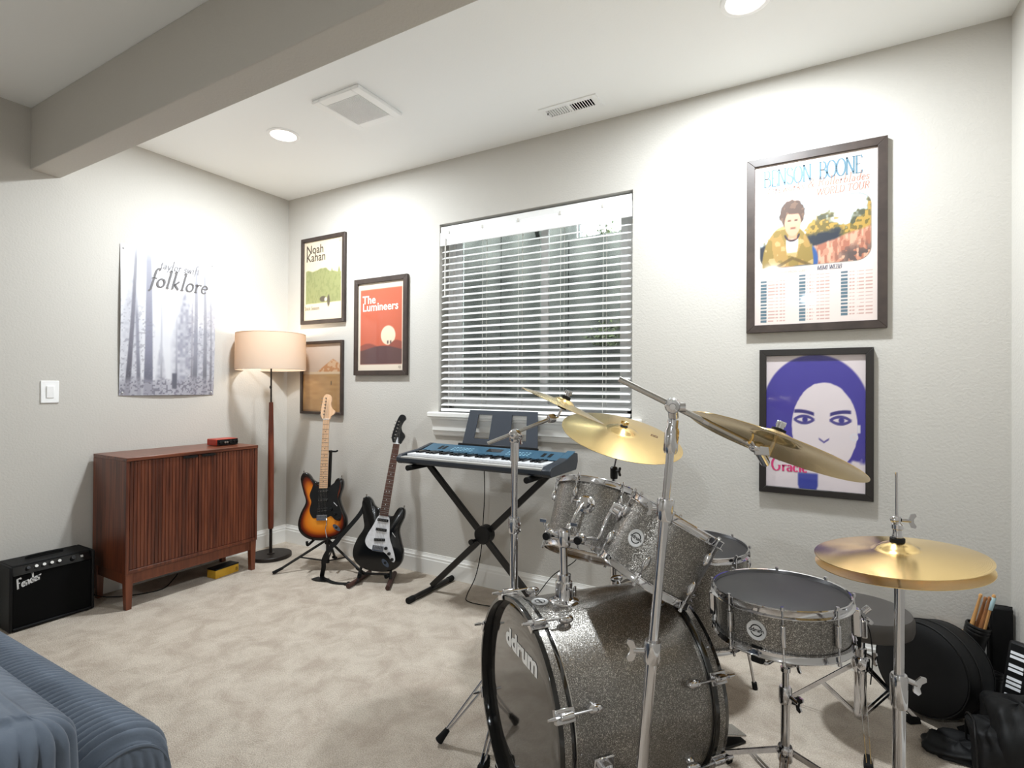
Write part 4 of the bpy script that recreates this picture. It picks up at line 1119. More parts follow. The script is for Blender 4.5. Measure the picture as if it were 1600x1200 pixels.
# tripod stand of the sunburst guitar (stands behind it)
ts = thing('guitar_stand', 'black tripod guitar stand holding the sunburst guitar', 'guitar stand', (.79, -.27, 0), (0, 0, R_(28)))
b = MB(); b.tube([(0, .0, .045), (0, .0, .30), (0, .045, .80)], .011, 12); b.build('post', 'blackmetal', ts)
MB().lathe([(0, .165), (.018, .165), (.020, .18), (.020, .205), (0, .205)], 16).build('hub', 'black', ts)
MB().lathe([(0, .035), (.014, .035), (.014, .062), (0, .062)], 14).build('lower_collar', 'black', ts)
for a in (205, -22, 92):
    d = V((math.cos(R_(a)), math.sin(R_(a)), 0))
    lg_ = MB(); ln = .33 if a == 205 else .30
    if a == 92: ln = .17
    lg_.tube([d * .018 + V((0, 0, .185)), d * ln + V((0, 0, .009))], .0085, 10)
    o = lg_.build('leg', 'blackmetal', ts)
    b = MB(); b.tube([d * (ln - .05) + V((0, 0, .035)), d * (ln + .012) + V((0, 0, .010))], .0098, 10); b.build('rubber_foot', 'rubber', o)
    b = MB(); b.tube([V((0, 0, .05)) + d * .01, d * (ln * .55) + V((0, 0, .095))], .005, 8); b.build('brace', 'blackmetal', ts)
b = MB(); b.tube([(-.085, .010, .20), (.085, .010, .20)], .006, 8)
b.build('yoke_bar', 'blackmetal', ts)
for s in (-1, 1):
    b = MB(); b.tube(spline([(s * .085, .01, .20), (s * .088, -.05, .192), (s * .09, -.115, .188), (s * .09, -.128, .215)], 5), .0085, 10); b.build('cradle_arm', 'rubber', ts)
b = MB(); b.tube(spline([(-.04, .02, .80), (-.036, .06, .79), (0, .06, .79), (.03, .06, .79), (.055, .02, .80)], 5), .006, 8); b.build('neck_yoke', 'rubber', ts)

# low folding stand of the black guitar
ts = thing('guitar_stand', 'low brown padded folding stand under the black guitar', 'guitar stand', (1.262, -.30, 0), (0, 0, R_(24)))
for s in (-1, 1):
    b = MB(); b.tube([(s * .085, .13, .016), (s * .105, -.02, .016), (s * .125, -.13, .016)], .0145, 12); o = b.build('foot_tube', 'brownrubber', ts)
    b = MB(); b.tube([(s * .105, -.02, .03), (s * .075, .115, .27)], .009, 10); b.build('upright', 'blackmetal', ts)
    b = MB(); b.tube(spline([(s * .098, .02, .058), (s * .09, -.02, .048), (s * .085, -.045, .050), (s * .085, -.056, .075)], 5), .009, 10); b.build('cradle_arm', 'rubber', ts)
b = MB(); b.tube([(-.09, .02, .045), (.09, .02, .045)], .008, 10); b.build('cross_bar', 'blackmetal', ts)
b = MB(); b.tube([(-.075, .115, .27), (.075, .115, .27)], .0095, 10); b.build('back_rest', 'rubber', ts)

# strap hanging from the black guitar and lying on the carpet
def ribbon(name, pts, nrm, w, th, mt, parent=None):
    P = spline(pts, 7); b = MB(); n = len(P); vs = []; fs = []
    Nn = spline(nrm, 7) if len(nrm) == len(pts) else [V(nrm[0])] * n
    for i in range(n):
        tg = (P[min(i + 1, n - 1)] - P[max(i - 1, 0)]).normalized(); sd = Nn[i].cross(tg)
        sd = sd.normalized() if sd.length > 1e-6 else V((1, 0, 0)); up = tg.cross(sd)
        for a, c in ((-1, -1), (1, -1), (1, 1), (-1, 1)):
            vs.append(P[i] + sd * a * w / 2 + up * c * th / 2)
    for i in range(n - 1):
        for k in range(4):
            fs.append((i * 4 + k, i * 4 + (k + 1) % 4, i * 4 + 4 + (k + 1) % 4, i * 4 + 4 + k))
    fs += [(0, 1, 2, 3), tuple(range(n * 4 - 4, n * 4))]
    b.add(vs, fs)
    return b.build(name, mt, parent)
sb = G2 @ V((-.150, .440, .004))
st = thing('guitar_strap', 'black webbing strap hanging from the black guitar to the carpet', 'guitar strap', (0, 0, 0))
ribbon('webbing', [sb, sb + V((-.016, -.03, -.10)), (1.02, -.47, .20), (.96, -.45, .08), (.925, -.43, .012), (.97, -.44, .008), (1.06, -.45, .006), (1.14, -.42, .006)],
       [(.5, -.8, 0), (.5, -.8, 0), (.6, -.7, 0), (.7, -.6, .3), (.4, -.3, .9), (0, 0, 1), (0, 0, 1), (0, 0, 1)], .028, .003, 'nylon', st)
ribbon('leather_end', [(1.13, -.422, .007), (1.17, -.41, .010), (1.20, -.38, .03)], [(0, 0, 1)], .05, .004, 'black', st)
ribbon('leather_tab', [(.985, -.44, .006), (.93, -.46, .006), (.885, -.455, .006)], [(0, 0, 1)], .05, .004, 'black', st)

# ================================================================== keyboard and stand
KX0, KX1, KYF, KYB = 1.565, 2.560, -.450, -.100
kz = .800
kb = thing('electronic_keyboard', 'blue black electronic keyboard with white keys in front of the window', 'keyboard', (0, 0, 0))
prof = [(KYF + .012, kz), (KYF, kz + .012), (KYF, kz + .030), (KYF + .018, kz + .038), (-.262, kz + .046), (-.262, kz + .056), (-.14, kz + .088), (KYB - .008, kz + .085), (KYB, kz + .07), (KYB, kz + .012), (KYB - .012, kz)]
b = MB(); k = len(prof); vs = [(x, y, z) for x in (KX0 + .03, KX1 - .05) for y, z in prof]
b.add(vs, [(i, (i + 1) % k, k + (i + 1) % k, k + i) for i in range(k)] + [tuple(range(k)), tuple(range(k, 2 * k))])
b.build('body', 'kbbody', kb, smooth=False)
pe = [(KYF + .015, kz - .002), (KYF - .004, kz + .012), (KYF - .002, kz + .034), (KYF + .02, kz + .05), (-.262, kz + .066), (-.14, kz + .092), (KYB, kz + .086), (KYB + .004, kz + .04), (KYB - .02, kz - .002)]
for x0, x1 in ((KX0, KX0 + .03), (KX1 - .05, KX1)):
    b = MB(); k = len(pe); vs = [(x, y, z) for x in (x0, x1) for y, z in pe]
    b.add(vs, [(i, (i + 1) % k, k + (i + 1) % k, k + i) for i in range(k)] + [tuple(range(k)), tuple(range(k, 2 * k))])
    b.build('end_cap', 'kbbody', kb, bevel=0.004)
sl_ = math.atan2(.032, .122)
pm = M.Translation(((KX0 + KX1) / 2, -.201, kz + .0735)) @ M.Rotation(sl_, 4, 'X')
MB().box((-.01, 0, .0005), (KX1 - KX0 - .09, .118, .003), pm).build('panel', 'kbpanel', kb)
MB().box((KX1 - .025 - (KX0 + KX1) / 2, -.03, .006), (.046, .21, .002), pm).build('panel_side', 'kbpanel', kb)
for x0, x1 in ((-.30, -.02), (.06, .27)):
    MB().box(((x0 + x1) / 2, -.012, .0024), (x1 - x0, .07, .001), pm).build('print_field', 'kblight' if x0 < -1 else 'kbpanel', kb)
MB().box((.02, .010, .0028), (.10, .045, .001), pm).build('display', 'blackgloss', kb)
bt = MB()
for gx in (-.26, .12):
    for i in range(7):
        for j in range(3):
            bt.box((gx + i * .022, -.032 + j * .02, .0035), (.013, .006, .003), pm)
bt.build('buttons', 'kblight', kb)
for x in (-.36, -.33, .34, .38):
    MB().box((x, 0, .0028), (.02, .05, .001), pm).build('speaker_slot', 'black', kb)
wk = MB(); bk = MB(); n = 36; x0 = KX0 + .045; kw = (KX1 - .06 - x0) / n
for i in range(n):
    wk.box((x0 + (i + .5) * kw, -.335, kz + .048), (kw - .0012, .142, .012))
    if i % 7 not in (2, 6) and i < n - 1:
        bk.box((x0 + (i + 1) * kw, -.308, kz + .058), (kw * .55, .088, .012))
wk.build('white_keys', 'kbkey', kb, smooth=False); bk.build('black_keys', 'blackgloss', kb, smooth=False)
MB().span((KX0 + .03, KYF + .002, kz + .030), (KX1 - .05, KYF + .044, kz + .0405)).build('front_lip', 'kbgrey', kb, bevel=0.002)
# music rest with two openings
mr = M.Translation((2.055, -.112, kz + .083)) @ M.Rotation(R_(-13), 4, 'X')
wR, hR = .262, .225
b = MB()
for (xa, xb, za, zb_) in ((-wR, wR, 0, .035), (-wR, wR, hR - .025, hR), (-wR, -.185, .035, hR - .025), (-.075, .075, .035, hR - .025), (.185, wR, .035, hR - .025), (-.185, -.075, .035, .05), (.075, .185, .035, .05)):
    sx = lambda x, z: x * (1 - .10 * z / hR)
    b.add([(sx(xa, za), 0, za), (sx(xb, za), 0, za), (sx(xb, zb_), 0, zb_), (sx(xa, zb_), 0, zb_), (sx(xa, za), .006, za), (sx(xb, za), .006, za), (sx(xb, zb_), .006, zb_), (sx(xa, zb_), .006, zb_)],
          [(0, 1, 2, 3), (4, 7, 6, 5), (0, 4, 5, 1), (1, 5, 6, 2), (2, 6, 7, 3), (3, 7, 4, 0)], mr)
rs = b.build('music_rest', 'rest', kb, smooth=False)
MB().box((0, -.016, .006), (.54, .034, .016), mr).build('rest_ledge', 'black', rs, bevel=0.003)

sd = thing('keyboard_stand', 'black X shaped folding stand under the electronic keyboard', 'keyboard stand', (0, 0, 0))
XC = V((2.052, -.25, .405))
for s in (-1, 1):
    lo_ = V((2.052 + s * -.385, -.25 + s * .013, .035)); hi_ = V((2.052 + s * .395, -.25 + s * .013, .775))
    b = MB(); d = (hi_ - lo_); ln = d.length; mm = frame((lo_ + hi_) / 2, d, (0, 1, 0))
    b.box((0, 0, 0), (.024, .034, ln), mm); b.build('bar', 'blackmetal', sd, bevel=0.003)
    xf = 2.052 + s * .385
    b = MB(); b.tube([(xf, -.43, .018), (xf, -.06, .018)], .0155, 12); o = b.build('foot_tube', 'blackmetal', sd)
    for y in (-.44, -.06):
        b = MB(); b.tube([(xf, y - .018, .018), (xf, y + .03, .018)], .018, 12); b.build('rubber_foot', 'rubber', o)
    xt = 2.052 + s * .385
    b = MB(); b.tube([(xt, -.470, kz - .020), (xt, -.10, kz - .020)], .0165, 12); b.build('support_arm', 'rubber', sd)
MB().lathe([(0, -.034), (.045, -.034), (.052, -.028), (.052, .028), (.045, .034), (0, .034)], 28, frame(XC, (0, -1, 0), (1, 0, 0))).build('hub', 'black', sd)
MB().lathe([(0, 0), (.010, 0), (.010, .03), (.016, .03), (.016, .045), (0, .045)], 14, frame(XC + V((-.045, -.03, -.035)), (0, -1, 0), (1, 0, 0))).build('locking_pin', 'black', sd)

def cable(name, label, pts, r=.0028, mt='rubber', cat='cable'):
    b = MB(); b.tube(spline(pts, 8), r, 6)
    return tag(b.build(name, mt), label, cat)
cable('power_cable', 'thin black cable hanging from the keyboard to the carpet', [(1.96, -.12, .80), (1.955, -.10, .62), (1.945, -.10, .42), (1.97, -.16, .27), (1.945, -.18, .12), (1.90, -.20, .012), (1.95, -.26, .004), (2.10, -.25, .004), (2.25, -.20, .004)])
cable('pedal_cable', 'thin black cable looping against the back wall behind the drums', [(2.60, -.06, .40), (2.53, -.06, .28), (2.40, -.05, .18), (2.32, -.05, .08), (2.28, -.08, .004), (2.36, -.16, .004)])

cable('amp_cable', 'thin black cable running under the sideboard', [(.10, -1.36, .05), (.14, -1.30, .02), (.20, -1.18, .004), (.24, -1.05, .004), (.12, -.92, .004), (.05, -.86, .004)])

# ================================================================== sofa
def rib(x, p):
    return abs(math.sin(math.pi * x / p))
def roll(name, mt, parent, x0, x1, sec, pitch, amp, end_r, seg=6):
    """sec: closed-off open profile [(y,z)] swept along x with ribs across it, ends rounded in"""
    n = int((x1 - x0) / pitch * seg); vs = []; m = len(sec)
    cy = sum(s[0] for s in sec) / m; cz = sum(s[1] for s in sec) / m
    nr = []
    for j in range(m):
        a = sec[max(0, j - 1)]; c = sec[min(m - 1, j + 1)]; d = V((c[0] - a[0], c[1] - a[1])).normalized(); nr.append((d.y, -d.x))
    flip = -1 if (sec[m // 2][0] - cy) * nr[m // 2][0] + (sec[m // 2][1] - cz) * nr[m // 2][1] < 0 else 1
    for i in range(n + 1):
        x = x0 + (x1 - x0) * i / n
        e = min(x - x0, x1 - x); s = 0
        if e < end_r:
            q = 1 - e / end_r; s = end_r * (1 - math.sqrt(max(0, 1 - q * q)))
        off = amp * rib(x - x0, pitch) - s
        for j in range(m):
            vs.append((x, sec[j][0] + nr[j][0] * flip * off, sec[j][1] + nr[j][1] * flip * off))
    fs = [(i * m + j, i * m + j + 1, (i + 1) * m + j + 1, (i + 1) * m + j) for i in range(n) for j in range(m - 1)]
    b = MB(); b.add(vs, fs + [tuple(range(m)), tuple(range(n * m, n * m + m))])
    return b.build(name, mt, parent, angle=75)
def ribbed_cap(name, parent, mtx, w, h, pitch, amp, r, bulge):
    """upright end panel with vertical ribs; local x across, y up, z outward"""
    nx = int(w / pitch * 6); ny = 24; vs = []
    for j in range(ny + 1):
        for i in range(nx + 1):
            u = i / nx * 2 - 1; v = j / ny
            ins = 0
            if v > 1 - r / h:
                q = (v - (1 - r / h)) / (r / h); ins = r * (1 - math.sqrt(max(0, 1 - q * q)))
            x = u * (w / 2 - ins)
            z = bulge * (1 - abs(u) ** 4) * (1 - max(0, (v - .6) / .4) ** 4) + amp * rib(x + w, pitch) * (1 - max(0, (v - .82) / .18))
            vs.append((x, v * h, z))
    b = MB(); b.add(vs, [(j * (nx + 1) + i, j * (nx + 1) + i + 1, (j + 1) * (nx + 1) + i + 1, (j + 1) * (nx + 1) + i) for j in range(ny) for i in range(nx)], mtx)
    return b.build(name, 'sofa', parent, angle=75)
so = thing('sofa', 'blue grey corduroy sofa with its back towards the drum kit', 'sofa', (0, 0, 0))
def sect(y0, y1, zt, r, zb=.05, n=8):
    s = [(y1, zb), (y1, zb + .15), (y1, zb + .3)]
    s += [(y1 - r + r * math.cos(R_(a)), zt - r + r * math.sin(R_(a))) for a in [90 * k / n for k in range(n + 1)]]
    s += [(y0 + r + r * math.cos(R_(a)), zt - r + r * math.sin(R_(a))) for a in [90 + 90 * k / n for k in range(n + 1)]]
    return s + [(y0, zb + .3), (y0, zb + .15), (y0, zb)]
roll('backrest', 'sofa', so, .75, 2.612, sect(-2.415, -2.235, .612, .088), .0185, .0085, .05)
ribbed_cap('backrest_end_panel', so, frame((2.6125, -2.325, .05), (1, 0, 0), (0, 1, 0)), .156, .545, .0188, .0090, .064, .012)
b = MB(); pts = [(2.614, -2.325 + .079 * math.cos(a), .505 + .086 * math.sin(a)) for a in [math.pi * k / 24 for k in range(25)]]
b.tube([(2.614, -2.246, .06)] + pts + [(2.614, -2.404, .06)], .004, 8); b.build('piping', 'sofa', so)
roll('seat_base', 'sofa', so, .75, 2.53, sect(-3.25, -2.42, .27, .04, zb=.05), .0135, .003, .03)
roll('seat_cushion', 'sofa', so, .80, 2.50, sect(-3.25, -2.46, .43, .05, zb=.12), .0135, .003, .04)
for x in (.82, 2.46):
    for y in (-3.18, -2.33):
        MB().lathe([(0, 0), (.022, 0), (.028, .06), (0, .06)], 14, M.Translation((x, y, 0))).build('foot', 'blackmetal', so)
# loose cushion: puffy box, ribs up the end and front, gathered across the top
cu = thing('sofa_cushion', 'puffy blue grey corduroy cushion leaning on the sofa back', 'cushion', (2.350, -2.516, .440), (R_(-6), 0, R_(-1)))
def puffy(name, parent, a, bb, c, pitch, amp):
    """plump box cushion: ribs run up the sides, fade into soft folds over the top"""
    rc = .055; out = []; per = []
    def corner(cx, cy, a0):
        return [(cx + rc * math.cos(R_(a0 + 90 * k / 16)), cy + rc * math.sin(R_(a0 + 90 * k / 16))) for k in range(17)]
    raw = corner(a - rc, bb - rc, 0) + corner(-a + rc, bb - rc, 90) + corner(-a + rc, -bb + rc, 180) + corner(a - rc, -bb + rc, 270)
    raw.append(raw[0]); step = pitch / 9; s = 0; tot = 0
    seg = [math.dist(raw[k], raw[k + 1]) for k in range(len(raw) - 1)]; tot = sum(seg)
    n = int(tot / step); k = 0; acc = 0
    for i in range(n):
        d = tot * i / n
        while acc + seg[k] < d:
            acc += seg[k]; k += 1
        f = (d - acc) / seg[k]; p0, p1 = V((*raw[k], 0)), V((*raw[k + 1], 0)); out.append((p0.lerp(p1, f), d))
    m = round(tot / pitch); rows = []
    rz = .048
    for q in range(9):
        rows.append((rz * (1 - math.sin(math.pi / 2 * q / 8)), -c + rz * (1 - math.cos(math.pi / 2 * q / 8)), 1))
    for q in range(1, 12):
        rows.append((-.010 * math.sin(math.pi * q / 12), -c + rz + (2 * c - 2 * rz) * q / 12, 1))
    for q in range(9):
        rows.append((rz * (1 - math.cos(math.pi / 2 * q / 8)), c - rz + rz * math.sin(math.pi / 2 * q / 8), 1 - .75 * q / 8))
    vs = []
    for ins, z, kk in rows:
        for i, (p, d) in enumerate(out):
            t_ = (out[(i + 1) % n][0] - out[i - 1][0]).normalized(); nr = V((t_.y, -t_.x, 0))
            r_ = abs(math.sin(math.pi * m * d / tot)) * amp * kk
            q = p + nr * (r_ - ins)
            vs.append((q.x, q.y, z))
    top = []
    for g in range(1, 7):      # rings closing over the top, with lengthwise folds
        f = g / 7
        for i, (p, d) in enumerate(out):
            t_ = (out[(i + 1) % n][0] - out[i - 1][0]).normalized(); nr = V((t_.y, -t_.x, 0))
            e = p - nr * rz
            x, y = e.x * (1 - .06 * f), e.y * (1 - f)
            vs.append((x, y, c + .010 * math.sin(math.pi / 2 * f) + .0035 * math.sin(3.2 * y / .012 + 2.2 * math.sin(9 * x)) * math.sin(math.pi * min(1, f * 1.3))))
    R2 = len(rows) + 6
    fs = [(j * n + i, j * n + (i + 1) % n, (j + 1) * n + (i + 1) % n, (j + 1) * n + i) for j in range(R2 - 1) for i in range(n)]
    fs += [tuple(range(n)), tuple((R2 - 1) * n + i for i in range(n))]
    return MB().add(vs, fs).build(name, 'sofa', parent, angle=80)
pc = puffy('cover', cu, .335, .082, .148, .0230, .0100)
pc.location = (0, 0, .148)

# ================================================================== drum kit
def polar(r, a, z=0):
    return V((r * math.cos(R_(a)), r * math.sin(R_(a)), z))
def radial(a, r, z):
    """frame on a drum wall: local z outward, local x along the drum axis"""
    return frame(polar(r, a, z), polar(1, a), (0, 0, 1))
def hoop_ring(R, z, s):
    return MB().lathe([(R + .0025, z + s * .011), (R + .0060, z + s * .0125), (R + .0075, z + s * .010), (R + .0055, z + s * .006), (R + .0050, z - s * .007), (R + .013, z - s * .010), (R + .013, z - s * .012), (R + .0025, z - s * .012)], 72, closed=True)
def badge(t, a, R, z, r=.026, mt='sil', word='ddrum'):
    m = radial(a, R, z)
    o = MB().lathe([(0, .0022), (r * .80, .0022), (r * .86, .0032), (r * .97, .0032), (r, .0015), (r, 0), (0, 0)], 32, m).build('badge', mt, t)
    mm = m @ M.Rotation(R_(90), 4, 'Z') @ M.Translation((0, -.004, .0026))
    text_mesh('badge_lettering', word, r * .56, 'black', o, m @ frame((0, 0, .0027), (0, 0, 1), (0, -1, 0)) @ M.Translation((0, -r * .12, 0)), align='CENTER', offset=.0004)
    b = MB()
    for a0, a1 in ((20, 160), (200, 340)):
        P = [(r * .62 * math.cos(R_(a0 + (a1 - a0) * k / 12)), r * .62 * math.sin(R_(a0 + (a1 - a0) * k / 12)), .0027) for k in range(13)]
        Q = [(x * .82, y * .82, z) for x, y, z in P]
        b.add(P + Q, [(k, k + 1, 14 + k, 13 + k) for k in range(12)], m @ M.Rotation(R_(90), 4, 'Z'))
    b.build('badge_arcs', 'black', o, smooth=False)
    return o

def drum(name, label, mtx, R, Hh, wrap, nl, phase, top='headblack', bot='headclear', tall=False, cat='drum'):
    t = thing(name, label, cat, mtx=mtx)
    MB().lathe([(R, .004), (R, Hh - .004), (R - .006, Hh - .002), (R - .006, .002)], 80, closed=True).build('shell', wrap, t)
    MB().lathe([(0, Hh + .0015), (R - .004, Hh + .0015), (R + .002, Hh - .001), (R + .002, Hh - .008)], 72).build('batter_head', top, t)
    MB().lathe([(0, -.0015), (R - .004, -.0015), (R + .002, .001), (R + .002, .008)], 72).build('resonant_head', bot, t)
    hoop_ring(R, Hh, 1).build('top_hoop', 'chrome', t)
    hoop_ring(R, 0, -1).build('bottom_hoop', 'chrome', t)
    for k in range(nl):
        a = phase + 360 * k / nl
        if tall:
            b = MB(); m = radial(a, R, Hh / 2)
            b.box((0, 0, .008), (.062, .013, .014), m); lg = b.build('lug', 'chrome', t, bevel=0.005, seg=3)
            b = MB(); b.tube([polar(R + .0095, a, -.014), polar(R + .0095, a, Hh + .012)], .0027, 8)
            for z in (Hh + .014, -.014):
                b.lathe([(0, -.004), (.005, -.004), (.0055, 0), (.0045, .006), (0, .006)], 10, M.Translation(polar(R + .0095, a, z)))
            b.build('tension_rod', 'chrome', lg)
        else:
            for z, s in ((Hh - .052, 1), (.052, -1)):
                b = MB(); m = radial(a, R, z)
                b.ball((0, 0, .004), (.024, .009, .012), 14, m); lg = b.build('lug', 'chrome', t)
                e = Hh + .014 if s > 0 else -.014
                b = MB(); b.tube([polar(R + .0095, a, z), polar(R + .0095, a, e)], .0026, 8)
                b.lathe([(0, -.005), (.005, -.005), (.0055, 0), (.004, .006), (0, .006)], 10, M.Translation(polar(R + .0095, a, e)))
                b.box((0, 0, .009), (.016, .011, .003), radial(a, R, Hh - .010 if s > 0 else .010))
                b.build('tension_rod', 'chrome', lg)
    return t

# --- bass drum: local z points out of the front head, local x points up
BN = V((math.cos(R_(232.2)), math.sin(R_(232.2)), .012)).normalized()
BR = V((3.246, -1.017, .309)); BL = .536; BS = .281
BM = frame(BR, BN, (0, 0, 1))
bd = thing('bass_drum', 'large grey sparkle bass drum with black hoops lying on its side', 'drum', mtx=BM)
MB().lathe([(BS, .030), (BS, BL - .030), (BS - .007, BL - .028), (BS - .007, .028)], 128, closed=True).build('shell', 'bass', bd)
for z0, z1, nm in ((BL - .046, BL, 'front_hoop'), (0, .046, 'rear_hoop')):
    h_ = MB().lathe([(BS + .0035, z0), (BS + .013, z0), (BS + .0142, z0 + .002), (BS + .0142, z1 - .002), (BS + .013, z1), (BS + .0035, z1)], 128, closed=True).build(nm, 'hoopblack', bd)
    MB().lathe([(BS + .0140, z0 + .013), (BS + .0150, z0 + .0135), (BS + .0150, z1 - .0135), (BS + .0140, z1 - .013)], 128, closed=True).build('hoop_inlay', 'bass', h_)
for z in (BL - .0505, .0505):
    MB().lathe([(BS - .001, z - .003), (BS + .0035, z - .003), (BS + .0035, z + .003), (BS - .001, z + .003)], 128, closed=True).build('head_flange', 'satin', bd)
fh = MB().lathe([(0, BL - .020), (.20, BL - .0205), (BS - .002, BL - .021), (BS + .003, BL - .024), (BS + .003, BL - .05)], 128).build('front_head', 'headgloss', bd)
MB().lathe([(0, .020), (BS - .002, .021), (BS + .003, .024), (BS + .003, .05)], 96).build('batter_head', 'headblack', bd)
text_mesh('lettering', 'ddrum', .072, solid((226, 224, 220)), fh, frame((.128, 0.0, BL - .0192), (0, 0, 1), (0, -1, 0)), align='CENTER', offset=.0035, xs=1.18, space=1.02)
for face, zs in ((1, BL), (-1, 0)):
    for k in range(8):
        a = 45 * k + 22.5
        o0 = V((0, 0, 0))
        zi = lambda d: (zs - face * d)
        b = MB(); m = frame(polar(BS + .0142, a, zi(.023)), polar(1, a), (0, 0, 1))
        b.box((0, 0, .0025), (.052, .034, .005), m)
        b.box((face * .0265, 0, -.004), (.004, .034, .016), m)
        b.lathe([(0, -.02), (.009, -.018), (.010, 0), (.009, .018), (0, .02)], 12, m @ M.Translation((0, 0, .010)) @ M.Rotation(R_(90), 4, 'Y'))
        cl = b.build('claw', 'chrome', bd, bevel=0.0015)
        b = MB(); b.tube([polar(BS + .0245, a, zi(-.020)), polar(BS + .0245, a, zi(.098))], .0032, 8)
        b.tube([polar(BS + .0245, a, zi(-.030)), polar(BS + .0245, a, zi(-.008))], (.0035, .0058), 10)
        b.build('tension_rod', 'chrome', cl)
        b = MB(); m = frame(polar(BS, a, zi(.108)), polar(1, a), (0, 0, 1))
        b.ball((0, 0, .017), (.024, .0125, .0125), 16, m); b.lathe([(0, 0), (.014, 0), (.012, .008), (.008, .016), (0, .016)], 14, m)
        b.build('lug', 'chrome', bd)
# badge on top near the front hoop
MBadge = badge(bd, 2, BS, BL - .085, r=.026, word='ddrum')
# spurs
for s, sz in ((1, .452), (-1, .405)):
    a = s * 96; m = frame(polar(BS, a, sz), polar(1, a), (0, 0, 1))
    b = MB(); b.box((0, 0, .004), (.060, .046, .008), m); br = b.build('spur_bracket', 'chrome', bd, bevel=0.003)
    b = MB(); b.lathe([(0, .03), (.014, .03), (.018, .026), (.018, .008), (0, .008)], 18, m); b.build('spur_pivot', 'chrome', br)
    inv = BM.inverted()
    hip = polar(BS + .022, a, sz)
    wp = BM @ hip
    out = BM.to_3x3() @ polar(1, a)
    foot = V((wp.x, wp.y, .022)) + V((out.x, out.y, 0)).normalized() * .06 + V((BN.x, BN.y, 0)).normalized() * .205
    fl = inv @ foot; side = (fl - hip).cross(polar(1, a)).normalized()
    b = MB()
    for q in (-1, 1):
        b.tube([hip + side * q * .014, hip.lerp(fl, .45) + side * q * .010, fl + side * q * .003], .0042, 8)
    sp = b.build('spur', 'chrome', bd)
    b = MB(); d = (fl - hip).normalized(); b.tube([fl - d * .035, fl + d * .012], (.010, .015), 12); b.build('rubber_foot', 'rubber', sp)

# --- tom holder on the bass drum
hb = V((3.018, -1.309, .309 + BS - .002))
th = thing('tom_holder', 'chrome double tom holder rising from the bass drum', 'drum hardware', hb)
MB().lathe([(0, 0), (.046, 0), (.048, .004), (.044, .008), (.030, .012), (.026, .020), (.026, .062), (.021, .066), (.021, .085), (0, .085)], 32).build('base', 'chrome', th)
b = MB(); b.tube([(0, 0, .06), (-.004, .0, .215)], .0125, 20); b.build('post', 'chrome', th)
MB().lathe([(0, .17), (.018, .17), (.02, .175), (.02, .215), (.016, .222), (0, .222)], 20).build('collar', 'chrome', th)
b = MB(); b.tube([(.016, -.012, .05), (.045, -.030, .052)], .004, 8); b.box((.05, -.033, .052), (.006, .012, .030)); b.build('wing_bolt', 'chrome', th, bevel=0.002)

T1A = V((.02, .439, .898)).normalized(); T1T = V((2.966, -.878, .849)); T1H = .235; T1R = .153
T2A = V((.409, .285, .867)).normalized(); T2T = V((3.312, -1.129, .842)); T2H = .200; T2R = .146
tom1 = drum('rack_tom', 'grey sparkle rack tom mounted behind on the bass drum showing its underside', frame(T1T - T1A * T1H, T1A, (1, 0, 0)), T1R, T1H, 'bass', 6, 262)
tom2 = drum('rack_tom', 'grey sparkle rack tom with round badge tilted over the bass drum', frame(T2T - T2A * T2H, T2A, (1, 0, 0)), T2R, T2H, 'bass', 6, 279)
badge(tom2, 256, T2R, T2H * .48, r=.026)
def mount(tom, A, Tt, Hh, R, hp, frac):
    """bracket on the shell wall facing the holder and the L rod that joins them"""
    inv = tom.matrix_world.inverted(); q = inv @ hp
    a = math.degrees(math.atan2(q.y, q.x)); z = Hh * frac
    m = radial(a, R, z)
    b = MB(); b.lathe([(0, 0), (.032, 0), (.033, .004), (.026, .010), (.020, .012), (.018, .030), (.012, .036), (0, .036)], 24, m)
    br = b.build('mount_bracket', 'chrome', tom)
    b = MB(); b.box((0, 0, .026), (.034, .028, .026), m); b.tube([m @ V((0, .012, .028)), m @ V((0, .040, .030))], .0045, 8); b.box((0, .042, .030), (.022, .006, .012), m)
    b.build('bracket_clamp', 'chrome', br, bevel=0.004)
    return tom.matrix_world @ (m @ V((0, 0, .030)))
hw_ = hb + V((-.004, 0, .195))
bpy.context.view_layer.update()
e1 = mount(tom1, T1A, T1T, T1H, T1R, hw_, .62)
e2 = mount(tom2, T2A, T2T, T2H, T2R, hw_ + V((0, .06, 0)), .66)
for e, sx in ((e1, V((-.052, .014, .0))), (e2, V((.050, .020, .0)))):
    k = hw_ + sx - hb; w_ = e - hb
    b = MB(); b.tube([hw_ - hb, k], .011, 12); b.ball(k, .019, 16); o = b.build('ball_joint', 'chrome', th)
    mid = V((k.x * .45 + w_.x * .55, k.y * .45 + w_.y * .55, k.z - .006))
    b = MB(); b.tube(spline([k, k.lerp(mid, .6), mid, mid.lerp(w_, .5) + V((0, 0, .01)), w_], 5), .0058, 10); b.build('l_rod', 'chrome', th)
    b = MB(); b.lathe([(0, 0), (.012, 0), (.012, .012), (0, .012)], 14, frame(k + V((0, -.016, 0)), (.0, -1, 0), (1, 0, 0))); b.build('knob', 'black', o)
    b = MB(); b.tube([k + V((-.01, -.005, .012)), k + V((-.016, -.01, .04))], .0035, 8); b.box(tuple(k + V((-.017, -.011, .044))), (.024, .006, .012)); b.build('wing_bolt', 'chrome', o, bevel=0.002)

